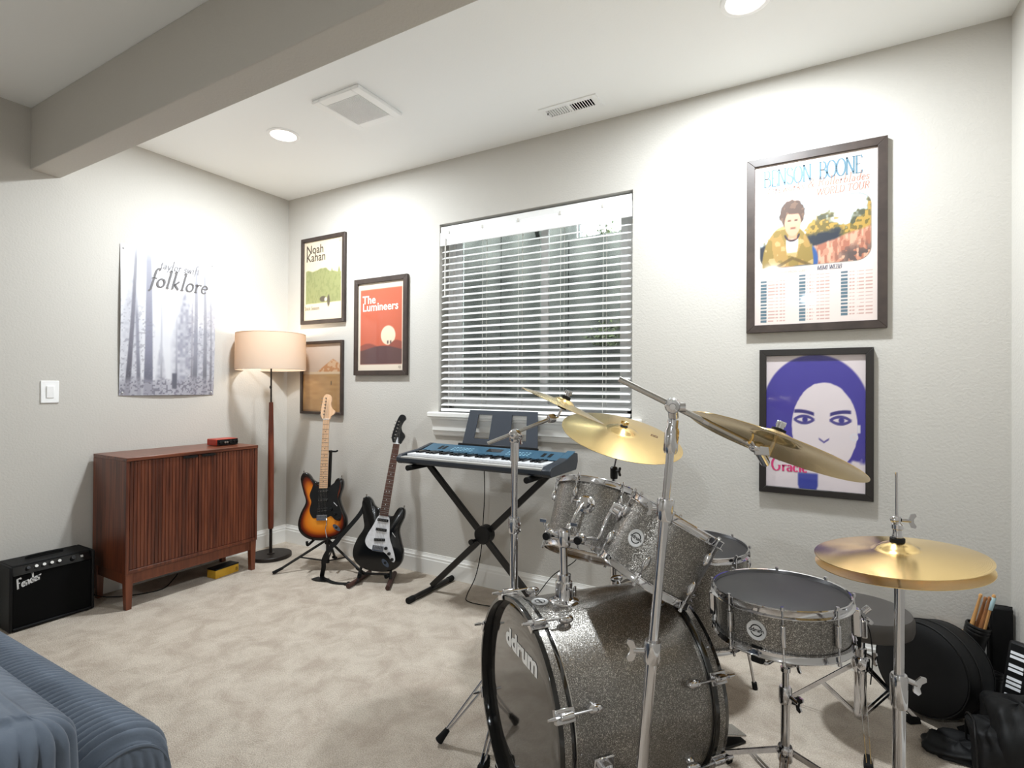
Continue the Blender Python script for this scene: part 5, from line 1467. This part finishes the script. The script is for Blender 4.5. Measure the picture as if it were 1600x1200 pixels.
# --- floor tom
FT = frame((3.262, -.500, .245), (0.02, -.03, 1), (1, 0, 0))
ft = drum('floor_tom', 'grey sparkle floor tom with dark head standing by the back wall', FT, .186, .352, 'bass', 8, 10)
for a in (25, 145, 262):
    b = MB(); b.box((0, 0, .012), (.06, .03, .024), radial(a, .186, .16)); br = b.build('leg_bracket', 'chrome', ft, bevel=0.005)
    b = MB(); b.tube([polar(.212, a, .26), polar(.212, a, -.10), polar(.225, a, -.16), polar(.240, a, -.235)], .0055, 10); lg = b.build('leg', 'chrome', ft)
    b = MB(); b.tube([polar(.237, a, -.215), polar(.2415, a, -.2415)], .0105, 12); b.build('rubber_foot', 'rubber', lg)

# --- snare
SA = V((-.035, .020, .998)).normalized(); SB = V((3.600, -1.020, .518))
sn = drum('snare_drum', 'grey sparkle snare drum with grey head and chrome rims on a basket stand', frame(SB, SA, (1, 0, 0)), .181, .118, 'bass', 8, -85, top='headblack', bot='headclear', tall=True)
badge(sn, 254, .181, .058, r=.027)
m = radial(4, .181, .06)
b = MB(); b.box((0, 0, .012), (.075, .030, .022), m); b.box((-.016, 0, .030), (.050, .022, .016), m); so_ = b.build('strainer', 'chrome', sn, bevel=0.004)
b = MB(); b.tube([m @ V((.03, .0, .03)), m @ V((.045, .0, .045))], .009, 12); b.tube([m @ V((.016, .012, .036)), m @ V((.014, .034, .044))], .006, 10); b.build('strainer_knob', 'chrome', so_)
m = radial(184, .181, .06)
b = MB(); b.box((0, 0, .010), (.07, .032, .018), m); b.build('butt_plate', 'chrome', sn, bevel=0.004)
b = MB(); b.tube(spline([radial(4, .2, .09) @ V((0, 0, 0)), polar(.225, 6, .04), polar(.232, 8, -.04), polar(.226, 10, -.12)], 6), .0016, 6); b.build('snare_cord', 'rubber', sn)

def wing(b, p, d, s=1.0):
    """wing nut: short stem and two-lobed plate"""
    p = V(p); d = V(d).normalized(); m = frame(p, d, (0, 0, 1))
    b.tube([p, p + d * .022 * s], .0055 * s, 10, m=None)
    o = [(-.021, .006), (-.014, .009), (-.005, .003), (.005, .003), (.014, .009), (.021, .006), (.019, -.004), (.006, -.009), (-.006, -.009), (-.019, -.004)]
    b.prism([(x * s, y * s) for x, y in o], -.0028 * s, .0028 * s, m @ M.Translation((0, 0, .026 * s)) @ M.Rotation(R_(90), 4, 'X'))
    return b
def tripod(t, hub_hi, hub_lo, legs, rad, mt='chrome', cx=(0, 0)):
    c = V((cx[0], cx[1], 0))
    MB().lathe([(0, hub_hi - .022), (.019, hub_hi - .022), (.021, hub_hi - .018), (.021, hub_hi + .018), (.019, hub_hi + .022), (0, hub_hi + .022)], 20, M.Translation(c)).build('leg_collar', mt, t)
    MB().lathe([(0, hub_lo - .012), (.018, hub_lo - .012), (.018, hub_lo + .012), (0, hub_lo + .012)], 20, M.Translation(c)).build('lower_collar', mt, t)
    for a in legs:
        d = V((math.cos(R_(a)), math.sin(R_(a)), 0)); s = V((-d.y, d.x, 0))
        b = MB()
        for q in (-1, 1):
            p0 = c + d * .020 + V((0, 0, hub_hi)) + s * q * .011; p1 = c + d * rad + V((0, 0, .020)) + s * q * .006
            mm = frame((p0 + p1) / 2, p1 - p0, s); b.box((0, 0, 0), (.0022, .013, (p1 - p0).length), mm)
        lg = b.build('leg', mt, t)
        p1 = c + d * rad; b = MB()
        b.add([p1 + V((0, 0, .034)) - d * .035 + s * .009, p1 + V((0, 0, .034)) - d * .035 - s * .009, p1 + d * .018 - s * .015, p1 + d * .018 + s * .015, p1 - d * .030 + s * .012, p1 - d * .030 - s * .012, p1 + d * .014 + V((0, 0, .022)) - s * .012, p1 + d * .014 + V((0, 0, .022)) + s * .012],
              [(0, 1, 6, 7), (4, 3, 2, 5), (0, 4, 5, 1), (7, 6, 2, 3), (0, 7, 3, 4), (1, 5, 2, 6)])
        b.build('rubber_foot', 'rubber', lg, bevel=0.004)
        b = MB(); mid = c + d * (rad * .52) + V((0, 0, hub_hi * .5 + .008)); p0 = c + d * .018 + V((0, 0, hub_lo))
        for q in (-1, 1):
            mm = frame((p0 + mid) / 2 + s * q * .007, mid - p0, s); b.box((0, 0, 0), (.002, .010, (mid - p0).length), mm)
        b.build('brace', mt, t)

# snare stand
ss = thing('snare_stand', 'chrome basket stand carrying the snare drum', 'drum hardware', (3.612, -1.005, 0))
tripod(ss, .150, .05, (35, 150, 268), .22)
b = MB(); b.tube([(0, 0, .03), (0, 0, .33)], .0125, 18); b.build('lower_tube', 'chrome', ss)
b = MB(); b.tube([(0, 0, .30), (0, 0, .415)], .0095, 16); b.build('upper_tube', 'chrome', ss)
b = MB(); b.lathe([(0, .30), (.0165, .30), (.018, .305), (.018, .345), (.015, .350), (0, .350)], 20); wing(b, (.016, -.010, .325), (.8, -.6, -.2), 1.1); b.build('height_clamp', 'chrome', ss)
b = MB(); b.lathe([(0, .395), (.014, .395), (.014, .408), (0, .408)], 16); b.ball((.008, 0, .43), (.024, .018, .022), 16); wing(b, (.02, -.016, .43), (.7, -.7, .1), .9)
b.build('tilter', 'chrome', ss, bevel=0.001)
b = MB(); b.lathe([(0, .440), (.016, .440), (.020, .446), (.020, .468), (.012, .474), (0, .474)], 20); b.box((-.022, -.010, .452), (.02, .02, .03)); b.build('basket_hub', 'blackmetal', ss, bevel=0.002)
for a in (256, 16, 136):
    d = V((math.cos(R_(a)), math.sin(R_(a)), 0))
    b = MB(); b.tube(spline([d * .012 + V((0, 0, .462)), d * .08 + V((0, 0, .468)), d * .17 + V((0, 0, .482)), d * .198 + V((-.012, .015, .500))], 5), .006, 10); ar = b.build('basket_arm', 'chrome', ss)
    sd_ = V((-d.y, d.x, 0)); b = MB(); mm = frame(d * .200 + V((-.012, .015, .512)), d, (0, 0, 1)); b.box((0, 0, 0), (.050, .034, .026), mm); b.build('rubber_grip', 'rubber', ar, bevel=0.006)

# cymbals
def cymbal(name, label, c, axis, R, mt, bell=.055, bow=.020, bellh=.020, flip=False, logo=None):
    t = thing(name, label, 'cymbal', mtx=frame(c, axis, (1, 0, 0)))
    s = -1 if flip else 1
    top = [(.0055, bow + bellh), (bell * .35, bow + bellh * .96), (bell * .65, bow + bellh * .72), (bell * .88, bow + bellh * .28), (bell, bow)]
    n = 14
    top += [(bell + (R - bell) * i / n, bow * (1 - (i / n) ** 1.5)) for i in range(1, n + 1)]
    botm = [(r, z - .0014) for r, z in top[::-1]]
    o = MB().lathe([(r, z * s) for r, z in top + botm], 120, closed=True).build('disc', mt, t, angle=60)
    if logo:
        a0, r0 = logo
        text_mesh('logo_lettering', 'B', .045, solid((92, 64, 36)), t, M.Rotation(R_(a0), 4, 'Z') @ M.Translation((r0, 0, bow * (1 - ((r0 - bell) / (R - bell)) ** 1.5) + .0008)) @ M.Rotation(math.atan(bow * 1.3 / (R - bell)), 4, 'Y') @ M.Rotation(R_(70), 4, 'Z'), xs=1.2)
    return t
def dirv(az, tl):
    return V((math.cos(R_(az)) * math.sin(R_(tl)), math.sin(R_(az)) * math.sin(R_(tl)), math.cos(R_(tl))))

# --- ride on its straight stand behind the toms
RA = dirv(328, 20); RC = V((2.987, -.649, 1.056)); 
cymbal('ride_cymbal', 'wide brass ride cymbal on the stand in front of the window edge', RC - RA * .012, RA, .254, 'brass', bell=.062, bow=.024, logo=(28, .15))
rp = RC - RA * .05
base = V((2.945, -.628, 0))
rs_ = thing('cymbal_stand', 'chrome straight stand behind the rack toms carrying the ride cymbal', 'drum hardware', base)
tripod(rs_, .30, .08, (30, 150, 270), .24)
b = MB(); b.tube([(0, 0, .03), (0, 0, .56)], .0127, 16); b.build('lower_tube', 'chrome', rs_)
b = MB(); b.tube([(0, 0, .55), (0, 0, .88)], .0095, 16); b.build('upper_tube', 'chrome', rs_)
b = MB(); b.lathe([(0, .54), (.018, .54), (.018, .585), (0, .585)], 18); wing(b, (.0, -.016, .56), (0, -1, 0)); b.build('height_clamp', 'chrome', rs_)
b = MB(); b.lathe([(0, .86), (.015, .86), (.016, .87), (.016, .905), (.012, .91), (0, .91)], 18); wing(b, (.014, -.010, .895), (.8, -.6, 0), .9); b.build('top_clamp', 'blackmetal', rs_)
rl = RC - RA * .004 - base
b = MB(); b.tube([(0, 0, .90), rp - RA * .03 - base, rl + RA * .055], .0042, 10); b.build('tilter_rod', 'chrome', rs_)
mm = frame(rl + RA * .018, RA, (1, 0, 0))
MB().lathe([(0, 0), (.019, 0), (.019, .008), (0, .008)], 20, frame(rl - RA * .010, RA)).build('lower_felt', 'felt', rs_)
MB().lathe([(0, .014), (.016, .014), (.016, .020), (0, .020)], 20, mm).build('upper_felt', 'felt', rs_)
b = MB(); b.lathe([(0, .020), (.0075, .020), (.0085, .034), (.006, .038), (0, .038)], 14, mm); b.box((0, 0, .034), (.034, .006, .014), mm); b.build('wing_nut', 'brass', rs_, bevel=0.002)

# --- thin crash seen edge-on, on a boom stand behind the bass drum
KA = V((.368, .164, .915)).normalized(); KC = V((2.883, -1.02, 1.184))
cymbal('crash_cymbal', 'thin bright crash cymbal tilted on the short boom by the keyboard', KC - KA * .004, KA, .165, 'brass', bell=.042, bow=.014, bellh=.014)
base = V((2.752, -1.150, 0))
bs_ = thing('boom_stand', 'chrome boom stand behind the bass drum holding the thin crash', 'drum hardware', base)
tripod(bs_, .30, .08, (30, 145, 270), .20)
b = MB(); b.tube([(0, 0, .03), (0, 0, .74)], .0145, 18); b.build('lower_tube', 'chrome', bs_)
b = MB(); b.tube([(0, 0, .73), (0, 0, 1.00)], .0115, 18); b.build('middle_tube', 'chrome', bs_)
b = MB(); b.tube([(0, 0, .98), (0, 0, 1.055)], .0155, 18); b.build('top_tube', 'chrome', bs_)
b = MB(); b.lathe([(0, .725), (.0195, .725), (.021, .73), (.021, .775), (.019, .78), (0, .78)], 20); wing(b, (.016, -.012, .755), (.8, -.5, 0), .8); b.build('height_clamp', 'chrome', bs_)
bp_ = V((0, 0, 1.078)); b0 = V((2.668, -1.199, 1.044)) - base; b1 = V((2.854, -1.062, 1.133)) - base
b = MB(); b.lathe([(0, 0), (.016, 0), (.02, .006), (.02, .034), (.014, .042), (0, .042)], 18, M.Translation((0, 0, 1.048))); b.ball((.006, -.008, 1.078), (.024, .024, .020), 16); wing(b, (.026, -.016, 1.070), (.8, -.6, -.3), .9); b.build('boom_clamp', 'chrome', bs_, bevel=0.001)
b = MB(); b.tube([b0, b1], .0068, 12); b.build('boom_arm', 'satin', bs_)
b = MB(); b.lathe([(0, -.016), (.006, -.016), (.007, -.012), (.015, -.011), (.0165, -.008), (.0165, .010), (.015, .014), (0, .014)], 20, frame(b1, (.6, .7, .1), (1, 0, 0))); b.build('ratchet', 'chrome', bs_)
kl = KC - KA * .002 - base
b = MB(); b.tube([b1, kl - KA * .05, kl + KA * .050], .0042, 10); b.build('tilter_rod', 'chrome', bs_)
mm = frame(kl + KA * .016, KA, (1, 0, 0))
MB().lathe([(0, .004), (.017, .004), (.017, .018), (0, .018)], 20, mm).build('upper_felt', 'felt', bs_)
MB().lathe([(0, 0), (.017, 0), (.017, .010), (0, .010)], 20, frame(kl - KA * .014, KA)).build('lower_felt', 'felt', bs_)
b = MB(); b.lathe([(0, .018), (.008, .018), (.009, .034), (.006, .038), (0, .038)], 14, mm); b.box((0, 0, .034), (.030, .006, .013), mm); b.build('wing_nut', 'chrome', bs_, bevel=0.002)

# --- big crash seen from below on the leaning boom stand
HA = V((.318, .252, .914)).normalized(); HC = V((3.600, -1.372, 1.117))
cymbal('crash_cymbal', 'brass crash cymbal overlapping the blue portrait poster', HC - HA * .010, HA, .207, 'brass', bell=.055, bow=.020, bellh=.018)
base = V((3.303, -1.556, 0)); top_ = V((3.393, -1.512, 1.195)) - base
cs_ = thing('boom_stand', 'tall leaning chrome boom stand in front of the bass drum', 'drum hardware', base)
ax_ = top_.normalized()
pt = lambda f: top_ * f
for f0, f1, r, nm in ((.02, .52, .0140, 'lower_tube'), (.51, .80, .0112, 'middle_tube'), (.79, .975, .0095, 'upper_tube')):
    b = MB(); b.tube([pt(f0), pt(f1)], r, 18); b.build(nm, 'chrome', cs_)
tripod(cs_, .26, .07, (215, 318, 90), .27, cx=(.012, .006))
for f, s in ((.515, 1.0), (.80, .6)):
    b = MB(); m = frame(pt(f), ax_, (1, 0, 0)); b.lathe([(0, -.026), (.0185, -.026), (.020, -.022), (.020, .022), (.0185, .026), (0, .026)], 20, m)
    wing(b, pt(f) + V((-.016, -.006, 0)), (-.9, -.4, 0), 1.25 * s); b.build('height_clamp', 'chrome', cs_)
b = MB(); m = frame(pt(.975), ax_, (1, 0, 0)); b.lathe([(0, -.075), (.014, -.075), (.017, -.068), (.017, -.02), (.013, -.012), (.013, .006), (0, .006)], 20, m); b.build('top_sleeve', 'chrome', cs_)
bL = V((3.278, -1.578, 1.268)) - base; bR = V((3.570, -1.470, 1.1125)) - base
pv = bL.lerp(bR, .40)
b = MB(); b.ball(pv, (.019, .017, .019), 18); b.lathe([(0, -.024), (.007, -.024), (.008, -.019), (.015, -.018), (.0175, -.014), (.0175, .016), (.015, .02), (0, .02)], 20, frame(pv, (-.2, .9, .1), (1, 0, 0))); b.lathe([(0, -.03), (.010, -.03), (.012, 0), (0, 0)], 14, frame(pv + V((.028, .006, -.004)), (1, .3, 0), (0, 1, 0)))
b.tube([pv, pt(.985)], .012, 14); b.build('boom_clamp', 'chrome', cs_)
b = MB(); b.tube([bL, bR], .0072, 14); ba = b.build('boom_arm', 'satin', cs_)
b = MB(); b.tube([bL.lerp(bR, .62), bL.lerp(bR, .66)], .0078, 14); b.build('memory_ring', 'chrome', ba)
hl = HC - base
st_ = hl - HA * .055
b = MB(); b.ball(bR, (.018, .018, .014), 16); b.tube([bR, bR.lerp(st_, .5), st_], .011, 12); b.box(tuple(bR + V((.012, -.004, -.006))), (.032, .022, .022)); wing(b, bR + V((-.004, -.012, .004)), (-.3, -.6, .7), .8); b.build('tilter', 'chrome', cs_, bevel=0.003)
b = MB(); b.tube([st_, hl + HA * .052], .0042, 10); b.build('tilter_rod', 'chrome', cs_)
mm = frame(hl + HA * .022, HA, (1, 0, 0))
MB().lathe([(0, .006), (.017, .006), (.017, .012), (0, .012)], 20, mm).build('upper_felt', 'felt', cs_)
b = MB(); b.lathe([(0, .012), (.009, .012), (.010, .030), (0, .032)], 14, mm); b.box((0, 0, .026), (.022, .006, .014), mm); b.build('wing_nut', 'chrome', cs_, bevel=0.002)

# --- hi-hat
IA = V((-.0958, -.0186, .995)).normalized(); IC = V((3.863, -1.219, .843))
cymbal('hi_hat_cymbal', 'upper brass hi-hat cymbal with lathed rings', IC, IA, .178, 'brass', bell=.046, bow=.016, bellh=.018)
cymbal('hi_hat_cymbal', 'lower brass hi-hat cymbal just under the top one', IC - IA * .022, IA, .178, 'brass', bell=.046, bow=.016, bellh=.016, flip=True)
hx = thing('hi_hat_stand', 'chrome hi-hat stand with thin pull rod and clutch', 'drum hardware', (3.866, -1.219, 0))
tripod(hx, .26, .08, (40, 158, 285), .25)
b = MB(); b.tube([(0, 0, .03), (0, 0, .53)], .0140, 18); b.build('lower_tube', 'chrome', hx)
b = MB(); b.tube([(0, 0, .52), (0, 0, .790)], .0108, 18); b.build('upper_tube', 'chrome', hx)
b = MB(); b.lathe([(0, .475), (.016, .475), (.0185, .480), (.0185, .550), (.016, .556), (0, .556)], 20); wing(b, (.014, .004, .545), (.9, .2, -.35), 1.1); b.build('height_clamp', 'chrome', hx)
b = MB(); b.lathe([(0, .786), (.017, .786), (.019, .790), (.019, .798), (0, .798)], 20); b.build('seat_cup', 'black', hx)
b = MB(); b.tube([(0, 0, .08), (-.006, 0, 1.045)], .0032, 10); b.build('pull_rod', 'chrome', hx)
z = .872
b = MB(); b.lathe([(0, 0), (.016, 0), (.016, .013), (0, .013)], 20, M.Translation((-.004, 0, z))); b.build('clutch_felt', 'felt', hx)
b = MB(); b.lathe([(0, .013), (.011, .013), (.012, .017), (.010, .022), (.010, .034), (.0125, .036), (.0125, .046), (.008, .050), (.008, .066), (0, .066)], 20, M.Translation((-.004, 0, z))); b.ball((-.010, -.004, z + .058), (.010, .008, .009), 14)
wing(b, (.004, 0, z + .058), (.95, .1, .0), .85); b.build('clutch', 'chrome', hx)
b = MB(); b.box((.0, 0, 0), (.085, .26, .008), M.Translation((-.02, .0, .045)) @ M.Rotation(R_(70), 4, 'Z') @ M.Rotation(R_(14), 4, 'X')); b.build('footboard', 'satin', hx, bevel=0.003)

# --- bass drum pedal
pb = BM @ V((-.27, 0, -.02)); pd = V((-BN.x, -BN.y, 0)).normalized(); ps = V((-pd.y, pd.x, 0))
bp2 = thing('bass_pedal', 'chrome and black bass drum pedal clamped to the rear hoop', 'drum pedal', mtx=frame((BR.x + pd.x * .03, BR.y + pd.y * .03, 0), (0, 0, 1), pd))
MB().box((.14, 0, .006), (.33, .075, .008)).build('base_plate', 'black', bp2, bevel=0.002)
MB().box((.19, 0, .055), (.25, .07, .008), M.Translation((.19, 0, .055)) @ M.Rotation(R_(15), 4, 'Y') @ M.Translation((-.19, 0, -.055))).build('footboard', 'satin', bp2, bevel=0.003)
for s in (-1, 1):
    b = MB(); b.tube([(.035, s * .05, .01), (.035, s * .05, .19)], .007, 10); b.build('post', 'chrome', bp2)
b = MB(); b.tube([(.035, -.055, .185), (.035, .055, .185)], .008, 12); b.build('axle', 'chrome', bp2)
b = MB(); b.tube([(.035, 0, .18), (.075, 0, .36)], .003, 8); bt_ = b.build('beater_rod', 'chrome', bp2)
b = MB(); b.ball((.075, 0, .365), (.024, .022, .024), 16); b.build('beater', 'felt', bt_)
b = MB(); b.box((.0, 0, .018), (.055, .05, .022)); b.build('hoop_clamp', 'blackmetal', bp2, bevel=0.004)
b = MB(); b.tube([(.10, .055, .012), (.12, .11, .010)], .004, 8); b.build('side_rod', 'chrome', bp2)

# --- throne
tx = V((3.835, -.478, 0))
tr = thing('drum_throne', 'round dark drum throne with chrome tripod behind the snare drum', 'stool', tx)
MB().lathe([(0, .375), (.142, .375), (.158, .385), (.162, .40), (.162, .432), (.155, .447), (.132, .453), (0, .455)], 56).build('seat', 'throne', tr)
MB().lathe([(0, .355), (.05, .355), (.055, .362), (.055, .377), (0, .377)], 24).build('seat_bracket', 'black', tr)
b = MB(); b.tube([(0, 0, .05), (0, 0, .30)], .0200, 20); b.build('lower_tube', 'chrome', tr)
b = MB(); b.tube([(0, 0, .29), (0, 0, .36)], .0150, 20); b.build('upper_tube', 'chrome', tr)
b = MB(); b.lathe([(0, .222), (.028, .222), (.030, .228), (.030, .262), (.027, .268), (0, .268)], 20); wing(b, (.02, -.02, .285), (.7, -.7, 0), 1.1); b.build('height_clamp', 'chrome', tr)
tripod(tr, .232, .055, (40, 165, 272), .235)

# ================================================================== corner by the right wall
def lumpy(name, mt, parent, c, r, e=.6, seed=1, amp=.012, seg=40, flat=True):
    rr = random.Random(seed); ph = [rr.uniform(0, 6.28) for _ in range(8)]
    sg = lambda x, k: math.copysign(abs(x) ** k, x)
    nu, nv = seg, seg // 2; vs = []
    for j in range(nv + 1):
        v = -math.pi / 2 + math.pi * j / nv
        for i in range(nu):
            u = 2 * math.pi * i / nu
            x = sg(math.cos(u), e) * sg(math.cos(v), e); y = sg(math.sin(u), e) * sg(math.cos(v), e); z = sg(math.sin(v), e)
            w_ = amp * (math.sin(3 * u + ph[0] + 2 * v) + math.sin(5 * v + ph[1] - 2 * u) + .6 * math.sin(7 * u + ph[2] + 4 * v))
            vs.append((c[0] + x * (r[0] + w_), c[1] + y * (r[1] + w_), max(c[2] + z * (r[2] + w_ * .6), .002) if flat else c[2] + z * (r[2] + w_ * .6)))
    fs = [(j * nu + i, j * nu + (i + 1) % nu, (j + 1) * nu + (i + 1) % nu, (j + 1) * nu + i) for j in range(nv) for i in range(nu)]
    return MB().add(vs, fs).build(name, mt, parent, angle=80)

# round padded snare bag standing on its rim, face towards the kit
fz = V((-.62, -.76, .12)).normalized()
dbm = frame((4.085, -.215, .176), fz, (0, 0, 1))
db = thing('drum_bag', 'round black padded drum bag standing behind the hi-hat stand', 'bag', mtx=dbm)
rb = .168
MB().lathe([(0, -.085), (rb - .03, -.085), (rb - .008, -.078), (rb, -.062), (rb + .004, 0), (rb, .062), (rb - .008, .078), (rb - .03, .086), (rb * .5, .092), (0, .094)], 48).build('body', 'nylon', db)
b = MB(); b.tube([polar(rb - .004, k * 7.5, .074) for k in range(48)], .0035, 6, closed=True); b.tube([polar(rb - .004, k * 7.5, -.074) for k in range(48)], .0035, 6, closed=True); b.build('piping', 'black', db)
b = MB(); b.tube([polar(rb + .004, k * 7.5, .020) for k in range(48)], .0025, 6, closed=True); b.build('zip', 'case', db)
sA = V((4.225, -.300, .25)); 
ribbon('shoulder_strap', [tuple(dbm.inverted() @ V(q)) for q in ((4.165, -.255, .285), (4.178, -.288, .22), (4.186, -.298, .12), (4.190, -.305, .03), (4.15, -.33, .006))], [tuple(dbm.to_3x3().inverted() @ V((-.5, -.85, .1)))] * 5, .04, .004, 'nylon', db)
for q in ((4.168, -.268, .262), (4.186, -.303, .12)):
    c = dbm.inverted() @ V(q); b = MB(); ct = dbm.to_3x3().inverted()
    for k in range(1):
        P = [c + ct @ V((.86 * .024 * math.cos(a) * 1.0, -.5 * .024 * math.cos(a) - .004, .012 * math.sin(a))) for a in [j * 6.2832 / 14 for j in range(14)]]
        b.tube(P, .0022, 6, closed=True)
    b.build('ring', 'chrome', db)
b = MB(); ct = dbm.inverted(); b.tube(spline([tuple(ct @ V(q)) for q in ((4.150, -.262, .315), (4.158, -.272, .298), (4.172, -.276, .285), (4.168, -.278, .268))], 5), .004, 8); b.build('swivel_clip', 'chrome', db)

# stick tubes leaning into the corner
def stick_tube(name, label, p0, p1, r):
    p0, p1 = V(p0), V(p1); m = frame(p0, p1 - p0, (1, 0, 0)); L_ = (p1 - p0).length
    t = thing(name, label, 'stick holder', mtx=m)
    MB().lathe([(0, .004), (r - .004, .004), (r - .004, L_), (r, L_), (r + .0015, L_ - .004), (r + .0015, L_ - .010), (r, L_ - .012), (r + .0015, L_ - .016), (r + .0015, L_ - .022), (r, L_ - .026), (r + .0015, L_ - .030), (r, L_ - .036), (r, .004), (r - .004, 0), (0, 0)], 32).build('tube', 'case', t)
    return t, m, L_
t1, m1, L1 = stick_tube('stick_tube', 'upper black stick tube filled with drumsticks behind the drum bag', (4.178, -.092, .010), (4.246, -.100, .330), .038)
t2, m2, L2 = stick_tube('stick_tube', 'lower black tube standing in front of the stick tube', (4.246, -.190, .006), (4.268, -.150, .182), .042)
def stick(m, x, y, L_, z0, mt, label, tape=False):
    t = thing('drumstick', label, 'drumstick', mtx=m @ M.Translation((x, y, z0)), group='drumsticks in the black tube')
    MB().lathe([(0, 0), (.006, .001), (.0075, .006), (.0075, L_ * .7), (.0045, L_ - .016), (.0065, L_ - .008), (.0045, L_ - .001), (0, L_)][::1], 14).build('shaft', mt, t)
    if tape:
        MB().lathe([(.0078, L_ * .86), (.0088, L_ * .865), (.0088, L_ * .97), (.0078, L_ * .975)], 14).build('grip_tape', 'tape', t)
stick(m1, -.018, .004, .440, .008, 'stick', 'clean pale drumstick standing in the upper tube')
stick(m1, .004, -.016, .445, .008, 'stickdark', 'worn brown drumstick beside the clean pale one')
stick(m1, .020, .006, .452, .008, 'stick', 'pale drumstick wrapped with light blue tape', True)
stick(m1, .002, .018, .430, .008, 'stickdark', 'worn brown drumstick at the back of the tube')
for k, (q, lb) in enumerate((((0, 0), 'loose pale drumstick lying against the wall behind the bag'), ((.018, .012), 'second loose drumstick lying against the wall behind the bag'))):
    mm = frame((4.06 + q[0], -.045 - q[1] * .5, .19 + q[1]), (.85, .08, .45), (0, 1, 0))
    t = thing('drumstick', lb, 'drumstick', mtx=mm, group='drumsticks in the black tube')
    MB().lathe([(0, 0), (.006, .001), (.0075, .006), (.0075, .12), (.0045, .164), (.0065, .172), (0, .18)], 14).build('shaft', 'stick', t)
# upright black case in the corner
t = thing('instrument_case', 'tall flat black case leaning in the right corner', 'case', mtx=frame((4.318, -.052, 0), (.0, .02, 1), (1, .1, 0)))
MB().span((-.034, -.022, .002), (.040, .022, .400)).build('shell', 'tolex', t, bevel=0.010)
MB().span((-.036, -.002, .004), (.042, .002, .402)).build('seam', 'case', t, bevel=0.001)
# small keyboard instrument
mm = frame((4.312, -.292, .010), (.16, .16, 1), (.78, -.62, 0)) 
t = thing('keyed_instrument', 'small black instrument with a row of white keys leaning on the right wall', 'instrument', mtx=mm)
MB().span((-.060, -.02, .0), (.060, .02, .330)).build('body', 'black', t, bevel=0.010)
k_ = 0
for i in (0, 1, 3, 4, 5, 7, 8, 10, 11):
    MB().span((-.046, -.0235, .120 + i * .0150), (-.004, -.0205, .120 + i * .0150 + .0095)).build('white_key', 'kbkey', t)
MB().span((.010, -.0225, .11), (.016, -.0205, .30)).build('rail', 'sil', t)
b = MB(); b.box((-.052, -.024, .10), (.030, .012, .012)); b.tube([(-.062, -.024, .09), (-.045, -.026, .105)], .005, 8); b.build('latch', 'chrome', t, bevel=0.002)
# slumped gig bag
t = thing('gig_bag', 'slumped black gig bag at the foot of the right wall', 'bag', (4.235, -.475, 0))
lumpy('body', 'nylon', t, (.03, -.02, .115), (.090, .13, .115), .62, 3, .008)
lumpy('front_pocket', 'nylon', t, (-.045, -.055, .085), (.05, .095, .075), .55, 5, .006)
lumpy('loose_flap', 'nylon', t, (-.115, .015, .018), (.10, .08, .018), .7, 9, .008)
b = MB(); b.tube(spline([(-.095, -.14, .03), (-.098, -.12, .13), (-.09, -.05, .158), (-.095, .02, .14), (-.09, .04, .03)], 6), .0035, 6); b.build('piping', 'case', t)
